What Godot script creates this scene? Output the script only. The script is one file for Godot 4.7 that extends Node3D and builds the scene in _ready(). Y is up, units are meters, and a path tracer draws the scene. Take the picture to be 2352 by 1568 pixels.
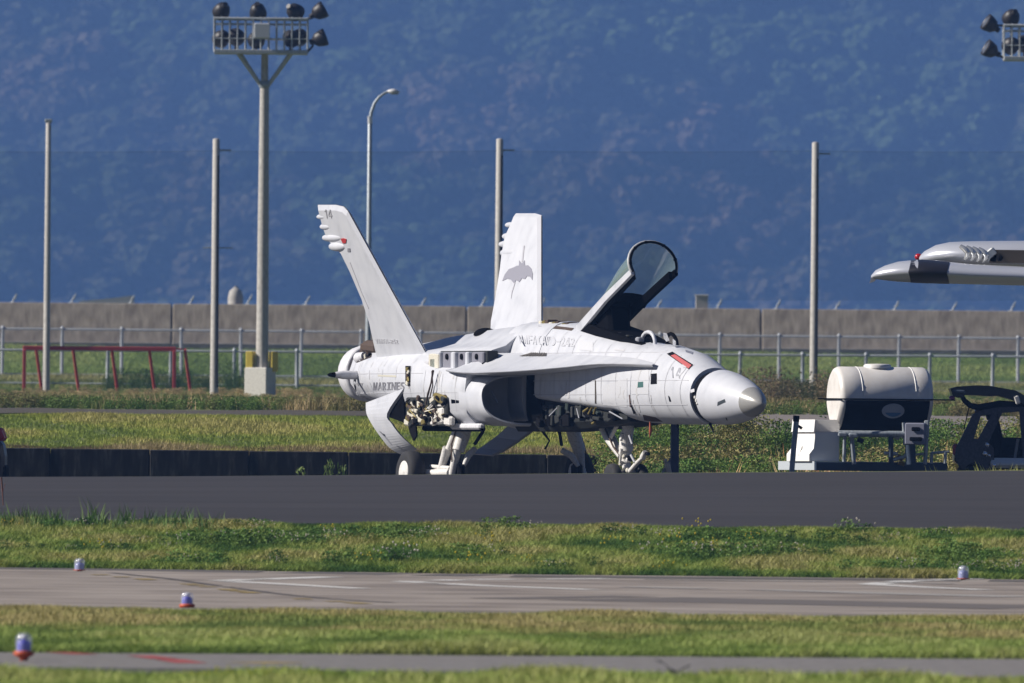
extends Node3D

const F := 40800.0            # focal length in pixels of a 2352 px wide picture: a 624 mm lens
const EYE := Vector3(0, 0.22, 0)
var cam_basis: Basis
var M := {}                    # shared materials
var taken := {}
var rng := RandomNumberGenerator.new()

# ---------------------------------------------------------------- mesh building
class MB:
	var v := PackedVector3Array()
	var g := PackedInt32Array()
	var col := PackedColorArray()
	var tint := Color.WHITE
	var grp := 1

	func tri(a: Vector3, b: Vector3, c: Vector3, group: int = -1) -> void:
		v.append(a); v.append(b); v.append(c)
		g.append(group)
		col.append(tint)

	func quad(a: Vector3, b: Vector3, c: Vector3, d: Vector3, group: int = -1) -> void:
		tri(a, b, c, group)
		tri(a, c, d, group)

	# turn a closed piece right side out (front faces run clockwise)
	func fix(start: int) -> void:
		var mid := Vector3.ZERO
		var n := v.size() - start
		if n <= 0:
			return
		for i in range(start, v.size()):
			mid += v[i]
		mid /= float(n)
		var vol := 0.0
		for i in range(start, v.size(), 3):
			vol += (v[i] - mid).dot((v[i + 1] - mid).cross(v[i + 2] - mid))
		if vol > 0.0:
			for i in range(start, v.size(), 3):
				var t := v[i + 1]
				v[i + 1] = v[i + 2]
				v[i + 2] = t

	func loft(rings: Array, caps: bool = true, closed: bool = true, smooth: bool = true) -> void:
		var s := v.size()
		grp += 1
		var gr := grp if smooth else -1
		for k in rings.size() - 1:
			var a: PackedVector3Array = rings[k]
			var b: PackedVector3Array = rings[k + 1]
			var n := a.size()
			for i in (n if closed else n - 1):
				var j := (i + 1) % n
				quad(a[i], a[j], b[j], b[i], gr)
		if caps:
			for e in [0, rings.size() - 1]:
				var r: PackedVector3Array = rings[e]
				var m := Vector3.ZERO
				for p in r:
					m += p
				m /= float(r.size())
				for i in r.size():
					var j := (i + 1) % r.size()
					if e == 0:
						tri(r[j], r[i], m)
					else:
						tri(r[i], r[j], m)
		fix(s)

	func box(at: Vector3, size: Vector3, basis: Basis = Basis(), bevel: float = 0.0) -> void:
		var h := size / 2.0
		var b := minf(bevel, minf(h.x, minf(h.y, h.z)) * 0.9)
		var rings := []
		var lv := [[-h.y, 0.0], [h.y, 0.0]] if b <= 0.0 else [[-h.y, b], [-h.y + b, 0.0], [h.y - b, 0.0], [h.y, b]]
		for l in lv:
			var x: float = h.x - l[1]
			var z: float = h.z - l[1]
			var y: float = l[0]
			var r := PackedVector3Array()
			var pts := [[-x, -z], [x, -z], [x, z], [-x, z]]
			if b > 0.0:
				pts = [[-x + b, -z], [x - b, -z], [x, -z + b], [x, z - b], [x - b, z], [-x + b, z], [-x, z - b], [-x, -z + b]]
			for p in pts:
				r.append(at + basis * Vector3(p[0], y, p[1]))
			rings.append(r)
		loft(rings, true, true, false)

	func tube(path: Array, radii: Array, sides: int = 8, caps: bool = true) -> void:
		var rings := []
		var side := Vector3.ZERO
		for i in path.size():
			var p: Vector3 = path[i]
			var q0: Vector3 = path[maxi(i - 1, 0)]
			var q1: Vector3 = path[mini(i + 1, path.size() - 1)]
			var dir := (q1 - q0).normalized()
			if side == Vector3.ZERO:
				side = dir.cross(Vector3.UP if absf(dir.y) < 0.9 else Vector3.RIGHT).normalized()
			side = (side - dir * side.dot(dir)).normalized()
			var up := side.cross(dir)
			var rad: float = radii[mini(i, radii.size() - 1)]
			var r := PackedVector3Array()
			for k in sides:
				var a := TAU * k / sides
				r.append(p + (side * cos(a) + up * sin(a)) * rad)
			rings.append(r)
		loft(rings, caps)

	# profile of (radius, height) turned round the y axis of xf
	func lathe(profile: Array, xf: Transform3D, sides: int = 16) -> void:
		var rings := []
		for p in profile:
			var r := PackedVector3Array()
			for k in sides:
				var a := TAU * k / sides
				r.append(xf * Vector3(p.x * cos(a), p.y, p.x * sin(a)))
			rings.append(r)
		loft(rings)

	# a plate: outline of 3D points (one plane) and a thickness vector
	func plate(outline: Array, thick: Vector3) -> void:
		var s := v.size()
		var n: Vector3 = thick.normalized()
		var ax := n.cross(Vector3.UP if absf(n.y) < 0.9 else Vector3.RIGHT).normalized()
		var ay := n.cross(ax)
		var flat := PackedVector2Array()
		for p in outline:
			flat.append(Vector2(p.dot(ax), p.dot(ay)))
		var idx := Geometry2D.triangulate_polygon(flat)
		var ccw := not Geometry2D.is_polygon_clockwise(flat)
		for i in range(0, idx.size(), 3):
			var a: Vector3 = outline[idx[i]]
			var b: Vector3 = outline[idx[i + 1]]
			var c: Vector3 = outline[idx[i + 2]]
			var up := (b - a).cross(c - a).dot(n) > 0.0
			if up:
				tri(a + thick / 2, b + thick / 2, c + thick / 2)
				tri(a - thick / 2, c - thick / 2, b - thick / 2)
			else:
				tri(a + thick / 2, c + thick / 2, b + thick / 2)
				tri(a - thick / 2, b - thick / 2, c - thick / 2)
		for i in outline.size():
			var a: Vector3 = outline[i]
			var b: Vector3 = outline[(i + 1) % outline.size()]
			if ccw:
				quad(a - thick / 2, b - thick / 2, b + thick / 2, a + thick / 2)
			else:
				quad(b - thick / 2, a - thick / 2, a + thick / 2, b + thick / 2)
		fix(s)

	# an open sheet through rows of points, smooth
	func sheet(rows: Array) -> void:
		grp += 1
		for k in rows.size() - 1:
			var a: Array = rows[k]
			var b: Array = rows[k + 1]
			for i in a.size() - 1:
				quad(a[i], b[i], b[i + 1], a[i + 1], grp)

	# a sheet with thickness along n
	func slab(rows: Array, thick: Vector3) -> void:
		var rings := []
		for r in rows:
			var ring := PackedVector3Array()
			for p in r:
				ring.append(p + thick / 2)
			for i in range(r.size() - 1, -1, -1):
				ring.append(r[i] - thick / 2)
			rings.append(ring)
		loft(rings, true, true, false)

	func mesh() -> ArrayMesh:
		var st := SurfaceTool.new()
		st.begin(Mesh.PRIMITIVE_TRIANGLES)
		for i in g.size():
			st.set_smooth_group(g[i])
			st.set_color(col[i])
			for k in 3:
				st.set_uv(Vector2(0, 0))
				st.add_vertex(v[i * 3 + k])
		st.generate_normals()
		return st.commit()

# ---------------------------------------------------------------- naming and placing
func numbered(called: String) -> String:
	var n: int = taken.get(called, 0)
	taken[called] = n + 1
	return called if n == 0 else "%s_%03d" % [called, n]

func thing(called: String, label: String, category: String, at: Vector3 = Vector3.ZERO, turn: float = 0.0, group: String = "") -> Node3D:
	var o := Node3D.new()
	o.name = numbered(called)
	add_child(o, true)
	o.position = at
	o.rotation.y = turn
	tag(o, label, category, group)
	return o

func tag(o: Node, label: String, category: String = "", group: String = "") -> void:
	if label: o.set_meta("label", label)
	if category: o.set_meta("category", category)
	if group: o.set_meta("group", group)

func part(called: String, mb: MB, m: Material, parent: Node, label: String = "") -> MeshInstance3D:
	var o := MeshInstance3D.new()
	o.mesh = mb.mesh()
	o.material_override = m
	o.name = numbered(called) if parent == self else called
	parent.add_child(o, true)
	if label: o.set_meta("label", label)
	return o

func shared(called: String, mesh: Mesh, m: Material, parent: Node, xf: Transform3D = Transform3D()) -> MeshInstance3D:
	var o := MeshInstance3D.new()
	o.mesh = mesh
	o.material_override = m
	o.transform = xf
	o.name = called
	parent.add_child(o, true)
	return o

func struct(called: String, mb: MB, m: Material) -> MeshInstance3D:
	var o := part(called, mb, m, self)
	o.set_meta("kind", "structure")
	return o

func many(called: String, mesh: Mesh, m: Material, xfs: Array, cols: Array, label: String, category: String, parent: Node = null) -> void:
	var mm := MultiMesh.new()
	mm.transform_format = MultiMesh.TRANSFORM_3D
	mm.use_colors = true
	mm.mesh = mesh
	mm.instance_count = xfs.size()
	for i in xfs.size():
		mm.set_instance_transform(i, xfs[i])
		mm.set_instance_color(i, cols[i])
	var o := MultiMeshInstance3D.new()
	o.multimesh = mm
	o.material_override = m
	o.name = numbered(called)
	add_child(o, true)
	o.set_meta("kind", "stuff")
	tag(o, label, category)

# point of the world seen at picture point (px, py), lying at a distance d in front of the camera
func at(px: float, py: float, d: float) -> Vector3:
	var r := cam_basis * Vector3((px - 1176.0) / F, -(py - 784.0) / F, -1.0)
	return EYE + r * (d / -r.z)

func lin(r: float, g: float, b: float) -> Color:
	return Color(r, g, b).linear_to_srgb()

func mat(r: float, g: float, b: float, rough: float = 0.6, metal: float = 0.0) -> StandardMaterial3D:
	var m := StandardMaterial3D.new()
	m.albedo_color = lin(r, g, b)
	m.roughness = rough
	m.metallic = metal
	return m

# material whose colour runs between stops (linear) along noise; scale = repeats per metre, in the object's or the world's axes
func noisy(stops: Array, freq: float, scale: Vector3, rough: float = 0.8, world: bool = false, sd: int = 1, bump: float = 0.0, metal: float = 0.0) -> StandardMaterial3D:
	var n := FastNoiseLite.new()
	n.seed = sd
	n.noise_type = FastNoiseLite.TYPE_SIMPLEX_SMOOTH
	n.frequency = freq
	n.fractal_octaves = 5
	n.fractal_gain = 0.55
	var ramp := Gradient.new()
	var offs := PackedFloat32Array()
	var cs := PackedColorArray()
	for s in stops:
		offs.append(s[0])
		cs.append(lin(s[1], s[2], s[3]))
	ramp.offsets = offs
	ramp.colors = cs
	var t := NoiseTexture2D.new()
	t.width = 512
	t.height = 512
	t.seamless = true
	t.noise = n
	t.color_ramp = ramp
	var m := StandardMaterial3D.new()
	m.albedo_texture = t
	m.roughness = rough
	m.metallic = metal
	m.uv1_triplanar = true
	m.uv1_world_triplanar = world
	m.uv1_scale = scale
	if bump > 0.0:
		var t2 := NoiseTexture2D.new()
		t2.width = 512
		t2.height = 512
		t2.seamless = true
		t2.as_normal_map = true
		t2.bump_strength = bump
		t2.noise = n
		m.normal_enabled = true
		m.normal_texture = t2
	return m

# ---------------------------------------------------------------- the scene
func _ready() -> void:
	rng.seed = 7
	# camera
	var cam := Camera3D.new()
	cam.name = "camera"
	cam.position = EYE
	cam.rotation = Vector3(0.00799, 0, 0.0087)
	cam_basis = Basis.from_euler(cam.rotation)
	cam.fov = 2.0 * rad_to_deg(atan(784.0 / F))
	cam.near = 1.0
	cam.far = 9000.0
	var lens := CameraAttributesPhysical.new()
	lens.frustum_focal_length = 624.4
	lens.frustum_focus_distance = 300.0
	lens.frustum_near = 1.0
	lens.frustum_far = 9000.0
	lens.exposure_aperture = 7.0
	cam.attributes = lens
	add_child(cam)
	cam.fov = 2.0 * rad_to_deg(atan(784.0 / F))
	cam.current = true
	# sky and air
	var env := Environment.new()
	env.background_mode = Environment.BG_SKY
	var sky := Sky.new()
	var sm := ProceduralSkyMaterial.new()
	sm.sky_top_color = lin(0.05, 0.11, 0.30)
	sm.sky_horizon_color = lin(0.22, 0.32, 0.52)
	sm.sky_curve = 0.12
	sm.ground_bottom_color = lin(0.06, 0.07, 0.05)
	sm.ground_horizon_color = lin(0.16, 0.2, 0.28)
	sm.sun_angle_max = 1.0
	sm.use_debanding = false
	sky.sky_material = sm
	env.sky = sky
	env.background_energy_multiplier = 0.24
	env.tonemap_mode = Environment.TONE_MAPPER_LINEAR
	env.tonemap_exposure = 1.38
	env.fog_enabled = true
	env.fog_density = 0.00016
	env.fog_light_color = lin(0.18, 0.36, 0.84)
	env.sdfgi_enabled = true
	env.ssao_enabled = true
	env.ssil_enabled = true
	var we := WorldEnvironment.new()
	we.environment = env
	we.name = "environment"
	add_child(we)
	# sun: from the left of the picture, 34 degrees up
	var sun := DirectionalLight3D.new()
	sun.name = "sun"
	add_child(sun)
	sun.look_at_from_position(Vector3.ZERO, Vector3(0.99, -0.67, -0.05))
	sun.light_energy = 1.6
	sun.light_color = Color(1.0, 0.972, 0.935)
	sun.light_angular_distance = 0.5
	sun.shadow_enabled = true

	materials()
	ground()
	hillside()
	sea_wall()
	fences()
	masts_and_poles()
	retaining_wall()
	vegetation()
	fighter()
	stand()
	parked_aircraft()
	trailer()
	cars()
	edge_lights()
	bird()

func materials() -> void:
	M.white = noisy([[0.0, 0.44, 0.455, 0.50], [0.32, 0.545, 0.56, 0.605], [0.6, 0.585, 0.60, 0.645], [1.0, 0.63, 0.64, 0.675]], 0.010, Vector3(0.4, 0.3, 0.4), 0.42, false, 3)
	M.white_worn = noisy([[0.0, 0.48, 0.48, 0.51], [0.45, 0.66, 0.66, 0.69], [1.0, 0.75, 0.75, 0.78]], 0.02, Vector3(0.9, 0.4, 0.9), 0.45, false, 5)
	M.gear_white = noisy([[0.0, 0.30, 0.28, 0.25], [0.35, 0.68, 0.66, 0.63], [1.0, 0.82, 0.81, 0.79]], 0.03, Vector3(1.5, 1.5, 1.5), 0.5, false, 8)
	M.grey_paint = mat(0.30, 0.31, 0.35, 0.5)
	M.faint_paint = mat(0.56, 0.56, 0.59, 0.5)
	M.mark = mat(0.23, 0.23, 0.26, 0.6)
	M.dark = mat(0.008, 0.008, 0.010, 0.85)
	M.dark.metallic_specular = 0.15
	M.black = mat(0.003, 0.003, 0.004, 0.8)
	M.black.metallic_specular = 0.15
	M.tyre = mat(0.022, 0.022, 0.024, 0.85)
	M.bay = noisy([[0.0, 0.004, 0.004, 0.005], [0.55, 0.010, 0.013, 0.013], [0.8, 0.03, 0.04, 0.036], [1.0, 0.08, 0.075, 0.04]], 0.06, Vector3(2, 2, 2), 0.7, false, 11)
	M.rust = noisy([[0.0, 0.02, 0.012, 0.01], [0.5, 0.06, 0.035, 0.025], [1.0, 0.25, 0.2, 0.15]], 0.06, Vector3(2, 2, 2), 0.8, false, 12)
	M.brass = mat(0.24, 0.19, 0.06, 0.45, 0.4)
	M.cream = noisy([[0.0, 0.2, 0.18, 0.14], [0.4, 0.6, 0.57, 0.48], [1.0, 0.74, 0.71, 0.62]], 0.05, Vector3(2, 2, 2), 0.6, false, 13)
	M.red = mat(0.42, 0.03, 0.03, 0.55)
	M.pink = noisy([[0.0, 0.35, 0.02, 0.02], [0.5, 0.5, 0.08, 0.08], [1.0, 0.62, 0.45, 0.45]], 0.05, Vector3(9, 9, 9), 0.6, false, 14)
	M.steel = noisy([[0.0, 0.2, 0.23, 0.26], [0.5, 0.36, 0.4, 0.43], [1.0, 0.48, 0.52, 0.54]], 0.03, Vector3(1, 0.3, 1), 0.5, false, 15, 0.0, 0.3)
	M.galv = noisy([[0.0, 0.28, 0.31, 0.34], [0.5, 0.44, 0.47, 0.50], [1.0, 0.62, 0.64, 0.65]], 0.05, Vector3(1, 0.25, 1), 0.55, false, 16, 0.0, 0.15)
	M.pole = noisy([[0.0, 0.30, 0.29, 0.27], [0.5, 0.46, 0.44, 0.41], [1.0, 0.56, 0.54, 0.50]], 0.03, Vector3(1, 0.3, 1), 0.7, false, 17)
	M.metal_tip = noisy([[0.0, 0.26, 0.26, 0.25], [1.0, 0.44, 0.43, 0.41]], 0.04, Vector3(2, 2, 2), 0.3, false, 18, 0.0, 0.1)
	var gl := StandardMaterial3D.new()
	gl.transparency = BaseMaterial3D.TRANSPARENCY_ALPHA
	gl.albedo_color = Color(0.60, 0.68, 0.64, 0.46)
	gl.roughness = 0.08
	M.glass = gl
	M.leaf = leafy(0.35)
	M.blade = leafy(0.5)
	M.tree = leafy(0.3)

func leafy(back: float) -> StandardMaterial3D:
	var m := StandardMaterial3D.new()
	m.vertex_color_use_as_albedo = true
	m.roughness = 0.75
	m.metallic_specular = 0.25
	m.backlight_enabled = true
	m.backlight = Color(back * 0.9, back, back * 0.5)
	return m

# ---------------------------------------------------------------- ground
# height of the ground at distance d (metres from the camera) and x; bands run slightly askew
const PROFILE := [[-60.0, -1.5], [0.0, -1.5], [120.0, -1.5], [150.0, -1.47], [161.0, -1.489], [169.0, -1.429], [205.0, -1.262], [230.0, -0.964], [251.0, -0.291], [284.0, 0.373], [287.0, 0.33], [293.0, 0.0], [327.0, 0.0], [331.0, 0.70], [355.0, 1.50], [372.0, 1.70], [480.0, 2.40], [545.0, 2.99], [605.0, 3.69], [640.0, 4.86], [660.0, 4.9], [720.0, 1.0], [6000.0, 0.0]]

func height(x: float, d: float) -> float:
	for i in PROFILE.size() - 1:
		if d <= PROFILE[i + 1][0]:
			var k: float = clampf((d - PROFILE[i][0]) / (PROFILE[i + 1][0] - PROFILE[i][0]), 0.0, 1.0)
			var h: float = lerpf(PROFILE[i][1], PROFILE[i + 1][1], k)
			# the crest of the asphalt climbs to the right
			var c := clampf(1.0 - absf(d - 284.0) / 33.0, 0.0, 1.0) if d < 284.0 else clampf(1.0 - (d - 284.0) / 9.0, 0.0, 1.0)
			return h + c * 0.0158 * clampf(x, -14.0, 14.0)
	return 0.0

func on_ground(px: float, py: float, lo: float, hi: float) -> Vector3:
	var a := lo
	var b := hi
	for i in 40:
		var m := (a + b) / 2.0
		var p := at(px, py, m)
		if p.y > height(p.x, m):
			a = m
		else:
			b = m
	var q := at(px, py, a)
	return q

func strip(d0: float, d1: float, k0: float, k1: float, lift: float, rows: int, half: float = 120.0, jag: float = 0.0, x_from: float = -1e9, x_to: float = 1e9) -> MB:
	var mb := MB.new()
	var r := []
	var n := FastNoiseLite.new()
	n.frequency = 0.35
	var cols := 120
	for j in rows + 1:
		var f := float(j) / rows
		var row := []
		for i in cols + 1:
			var u := (float(i) / cols - 0.5) * 2.0
			var x := clampf(signf(u) * pow(absf(u), 1.8) * half, x_from, x_to)
			var e := jag * n.get_noise_2d(x, d0) * (1.0 - f) + jag * n.get_noise_2d(x, d1) * f
			var d := lerpf(d0 + k0 * clampf(x, -40, 40), d1 + k1 * clampf(x, -40, 40), f) + e
			row.append(Vector3(x, height(x, d) + lift, -d))
		r.append(row)
	mb.sheet(r)
	return mb

func ground() -> void:
	var soil := noisy([[0.0, 0.05, 0.065, 0.022], [0.4, 0.09, 0.115, 0.036], [0.65, 0.13, 0.135, 0.05], [1.0, 0.20, 0.16, 0.085]], 0.02, Vector3(0.08, 0.08, 0.08), 0.95, true, 21)
	var mb := MB.new()
	var xs := [-6000.0, -2000.0, -600.0, -200.0, -80.0]
	for i in range(-28, 29, 2):
		xs.append(float(i))
	xs.append_array([80.0, 200.0, 600.0, 2000.0, 6000.0])
	var ds := [-60.0, 0.0, 60.0, 120.0, 150.0, 161.0, 165.0, 169.0, 187.0, 205.0, 217.0, 230.0, 240.0, 251.0, 262.0, 273.0, 284.0, 285.5, 287.0, 290.0, 293.0, 310.0, 327.0, 331.0, 343.0, 355.0, 372.0, 425.0, 480.0, 512.0, 545.0, 605.0, 622.0, 640.0, 660.0, 720.0, 1500.0, 3000.0, 6000.0]
	var rows := []
	for d in ds:
		var row := []
		for x in xs:
			row.append(Vector3(x, height(x, d), -d))
		rows.append(row)
	mb.sheet(rows)
	struct("ground", mb, soil)
	# near path, taxiway, dark asphalt, gravel
	struct("path", strip(150.5, 169.0, 0.0, 0.1, 0.012, 4, 100.0, 0.5), noisy([[0.0, 0.12, 0.112, 0.108], [0.5, 0.18, 0.168, 0.16], [1.0, 0.25, 0.235, 0.22]], 0.02, Vector3(0.35, 0.35, 0.35), 0.9, true, 23))
	struct("taxiway", strip(199.0, 230.0, -0.1, -0.1, 0.012, 8, 110.0, 0.25), noisy([[0.0, 0.11, 0.09, 0.075], [0.45, 0.24, 0.205, 0.176], [1.0, 0.38, 0.335, 0.295]], 0.02, Vector3(0.03, 0.12, 0.07), 0.9, true, 24))
	struct("road", strip(247.0, 286.5, -0.05, 0.0, 0.012, 12, 120.0, 0.15), noisy([[0.0, 0.013, 0.0112, 0.013], [0.5, 0.0225, 0.0198, 0.0225], [1.0, 0.034, 0.030, 0.0335]], 0.02, Vector3(0.006, 0.1, 0.035), 0.92, true, 25))
	struct("apron", strip(286.7, 327.0, 0.0, 0.0, 0.010, 8), noisy([[0.0, 0.035, 0.033, 0.032], [1.0, 0.08, 0.076, 0.072]], 0.02, Vector3(0.2, 0.2, 0.2), 0.9, true, 26))
	struct("dirt_track", strip(358.0, 371.0, 0.1, 0.0, 0.02, 3, 120.0, 4.0, -120.0, 2.0), noisy([[0.0, 0.03, 0.027, 0.018], [0.5, 0.065, 0.055, 0.038], [1.0, 0.11, 0.09, 0.07]], 0.03, Vector3(0.2, 0.2, 0.2), 0.95, true, 27))
	struct("dirt_road", strip(343.0, 378.0, 0.1, 0.0, 0.024, 3, 120.0, 1.5, 2.0, 120.0), noisy([[0.0, 0.13, 0.11, 0.095], [0.5, 0.19, 0.165, 0.15], [1.0, 0.26, 0.23, 0.21]], 0.03, Vector3(0.2, 0.2, 0.2), 0.95, true, 29))
	struct("gravel", strip(598.0, 607.0, 0.0, 0.0, 0.02, 2, 200.0, 1.0), noisy([[0.0, 0.16, 0.15, 0.13], [1.0, 0.33, 0.31, 0.28]], 0.03, Vector3(0.2, 0.2, 0.2), 0.95, true, 28))
	markings()

# a painted line on the ground between picture points, as a sheet over the paving
func paint(called: String, pts: Array, w0: float, w1: float, lo: float, hi: float, m: Material, gaps: float, label: String, lift: float = 0.017) -> void:
	var o := thing(called, label, "marking")
	var mb := MB.new()
	for i in pts.size() - 1:
		var a := on_ground(pts[i][0], pts[i][1], lo, hi)
		var b := on_ground(pts[i + 1][0], pts[i + 1][1], lo, hi)
		var n := maxi(1, int(a.distance_to(b) / 0.35))
		for k in n:
			if rng.randf() < gaps:
				if mb.v.size() > 0:
					part("stroke", mb, m, o)
					mb = MB.new()
				continue
			var p := a.lerp(b, float(k) / n)
			var q := a.lerp(b, float(k + 1) / n)
			var e := (float(i) + float(k) / n) / (pts.size() - 1)
			var w := lerpf(w0, w1, e)
			var side := (q - p).normalized().cross(Vector3.UP).normalized() * w / 2.0
			var c := [p - side, p + side, q + side, q - side]
			for z in 4:
				c[z].y = height(c[z].x, -c[z].z) + lift
			mb.quad(c[0], c[3], c[2], c[1])
	if mb.v.size() > 0:
		part("stroke", mb, m, o)

func markings() -> void:
	var chalk := noisy([[0.0, 0.34, 0.33, 0.31], [0.45, 0.58, 0.57, 0.55], [1.0, 0.74, 0.73, 0.71]], 0.05, Vector3(0.5, 0.5, 0.5), 0.9, true, 31)
	var pale := noisy([[0.0, 0.22, 0.205, 0.19], [1.0, 0.40, 0.38, 0.36]], 0.05, Vector3(0.5, 0.5, 0.5), 0.9, true, 32)
	var yellow := noisy([[0.0, 0.22, 0.17, 0.08], [1.0, 0.46, 0.33, 0.08]], 0.05, Vector3(0.6, 0.6, 0.6), 0.9, true, 33)
	var crack := mat(0.08, 0.07, 0.065, 0.95)
	var scarlet := noisy([[0.0, 0.22, 0.06, 0.055], [1.0, 0.46, 0.06, 0.055]], 0.05, Vector3(0.8, 0.8, 0.8), 0.9, true, 34)
	var W := 205.0 - 6.0
	var T := 232.0
	paint("painted_line", [[760, 1327], [500, 1336], [640, 1343], [830, 1354]], 0.42, 0.3, W, T, chalk, 0.12, "worn white chevron on the taxiway, leftmost of the three")
	paint("painted_line", [[1400, 1331], [1080, 1333], [928, 1338], [1130, 1348], [1400, 1358]], 0.42, 0.35, W, T, chalk, 0.12, "worn white chevron on the taxiway, middle one of three below the jet")
	paint("painted_line", [[2230, 1331], [2080, 1337], [1998, 1344], [2110, 1350], [2260, 1357]], 0.42, 0.3, W, T, chalk, 0.15, "worn white chevron on the taxiway beside the right edge light")
	paint("painted_line", [[1440, 1350], [1800, 1358], [2060, 1366], [2352, 1373]], 0.5, 1.0, W, T, pale, 0.1, "long faded white line along the right half of the taxiway")
	paint("painted_line", [[1480, 1332], [1900, 1338], [2190, 1343]], 0.35, 0.3, W, T, pale, 0.3, "faint broken white line near the far edge of the taxiway")
	paint("crack", [[200, 1312], [380, 1330], [520, 1350], [640, 1366], [760, 1378], [900, 1386]], 0.13, 0.15, W, T, crack, 0.05, "dark sealed crack running aslant over the left of the taxiway", 0.016)
	paint("yellow_line", [[225, 1322], [420, 1342], [560, 1362], [700, 1379], [860, 1391]], 0.22, 0.22, W, T, yellow, 0.72, "broken yellow line beside the dark crack on the taxiway", 0.020)
	paint("red_stripe", [[132, 1501], [200, 1506]], 0.26, 0.26, 158, 172, scarlet, 0.06, "shorter red stripe on the near path, left one")
	paint("red_stripe", [[322, 1509], [380, 1516], [440, 1526]], 0.26, 0.3, 158, 172, scarlet, 0.06, "longer red stripe on the near path, right one")
	paint("yellow_line", [[565, 1524], [660, 1526]], 0.7, 0.7, 158, 172, yellow, 0.3, "short faded yellow dash on the near path")
	paint("yellow_line", [[1925, 1549], [2130, 1556], [2352, 1563]], 0.35, 0.7, 152, 172, yellow, 0.03, "yellow edge line at the right end of the near path")
	paint("tar_band", [[-60, 1536], [500, 1541], [1176, 1548], [1800, 1553]], 2.6, 1.6, 154, 168, mat(0.07, 0.066, 0.066, 0.95), 0.02, "dark worn edge of the near path", 0.016)
	paint("tar_band", [[-60, 1309], [600, 1316], [1176, 1325], [2400, 1337]], 1.4, 1.4, 215, 232, mat(0.10, 0.09, 0.083, 0.95), 0.12, "dark worn far edge of the taxiway", 0.016)
	paint("tar_band", [[1240, 1373], [1700, 1383], [2400, 1398]], 3.0, 2.4, 203, 225, mat(0.12, 0.105, 0.096, 0.95), 0.15, "dark patched band along the near side of the taxiway", 0.0155)

# ---------------------------------------------------------------- wooded hill
const HILL := 5500.0

func hillside() -> void:
	var mb := MB.new()
	var nz := FastNoiseLite.new()
	nz.frequency = 0.0055
	nz.seed = 5
	var rows := []
	for j in 34:
		var d := HILL + j * 30.0
		var row := []
		for i in 81:
			var x := -1800.0 + i * 45.0
			row.append(Vector3(x, hill(x, d, nz), -d))
		rows.append(row)
	var back := []
	for i in 81:
		back.append(Vector3(-1800.0 + i * 45.0, 0.0, -7600.0))
	rows.append(back)
	mb.sheet(rows)
	struct("hill", mb, mat(0.03, 0.045, 0.018, 0.95))
	# crowns: five shapes, each of lumps covered with leaf faces
	var xfs := [[], [], [], [], []]
	var cols := [[], [], [], [], []]
	var r := RandomNumberGenerator.new()
	r.seed = 99
	var tone := FastNoiseLite.new()
	tone.frequency = 0.0075
	tone.seed = 12
	for j in 46:
		for i in 58:
			var x := -280.0 + i * 9.8 + r.randf_range(-4.0, 4.0)
			var d := HILL + 40.0 + j * 9.4 + r.randf_range(-4.0, 4.0)
			var k := r.randi() % 5
			var s := r.randf_range(1.7, 3.0)
			if r.randf() < 0.2:
				s *= 1.4
			var b := Basis(Vector3.UP, r.randf() * TAU).scaled(Vector3(s * 1.1, s * r.randf_range(0.75, 1.15), s * 1.1))
			xfs[k].append(Transform3D(b, Vector3(x, hill(x, d, nz) + 1.0, -d)))
			var p := clampf(tone.get_noise_2d(x, d * 0.7) * 2.1 + r.randf_range(-0.16, 0.16), -0.99, 0.99)
			var pal := [Color(0.115, 0.088, 0.066), Color(0.080, 0.074, 0.046), Color(0.045, 0.064, 0.028), Color(0.056, 0.088, 0.034), Color(0.078, 0.118, 0.046)]
			var u := (p + 1.0) * 2.0
			var c: Color = pal[int(u)].lerp(pal[int(u) + 1], u - int(u))
			cols[k].append(c * r.randf_range(0.85, 1.2))
	for k in 5:
		many("forest", crown(40 + k), M.tree, xfs[k], cols[k], "blue hazy woodland covering the far hillside", "woodland")

func hill(x: float, d: float, nz: FastNoiseLite) -> float:
	var k := clampf((d - HILL) / 1000.0, 0.0, 1.0)
	return k * 500.0 * (1.0 + 0.12 * nz.get_noise_2d(x * 0.5, 3.0)) + (14.0 * nz.get_noise_2d(x, d) + 30.0 * nz.get_noise_2d(x * 0.55 + d * 0.25, 77.0)) * clampf(k * 8.0, 0.0, 1.0)

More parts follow.
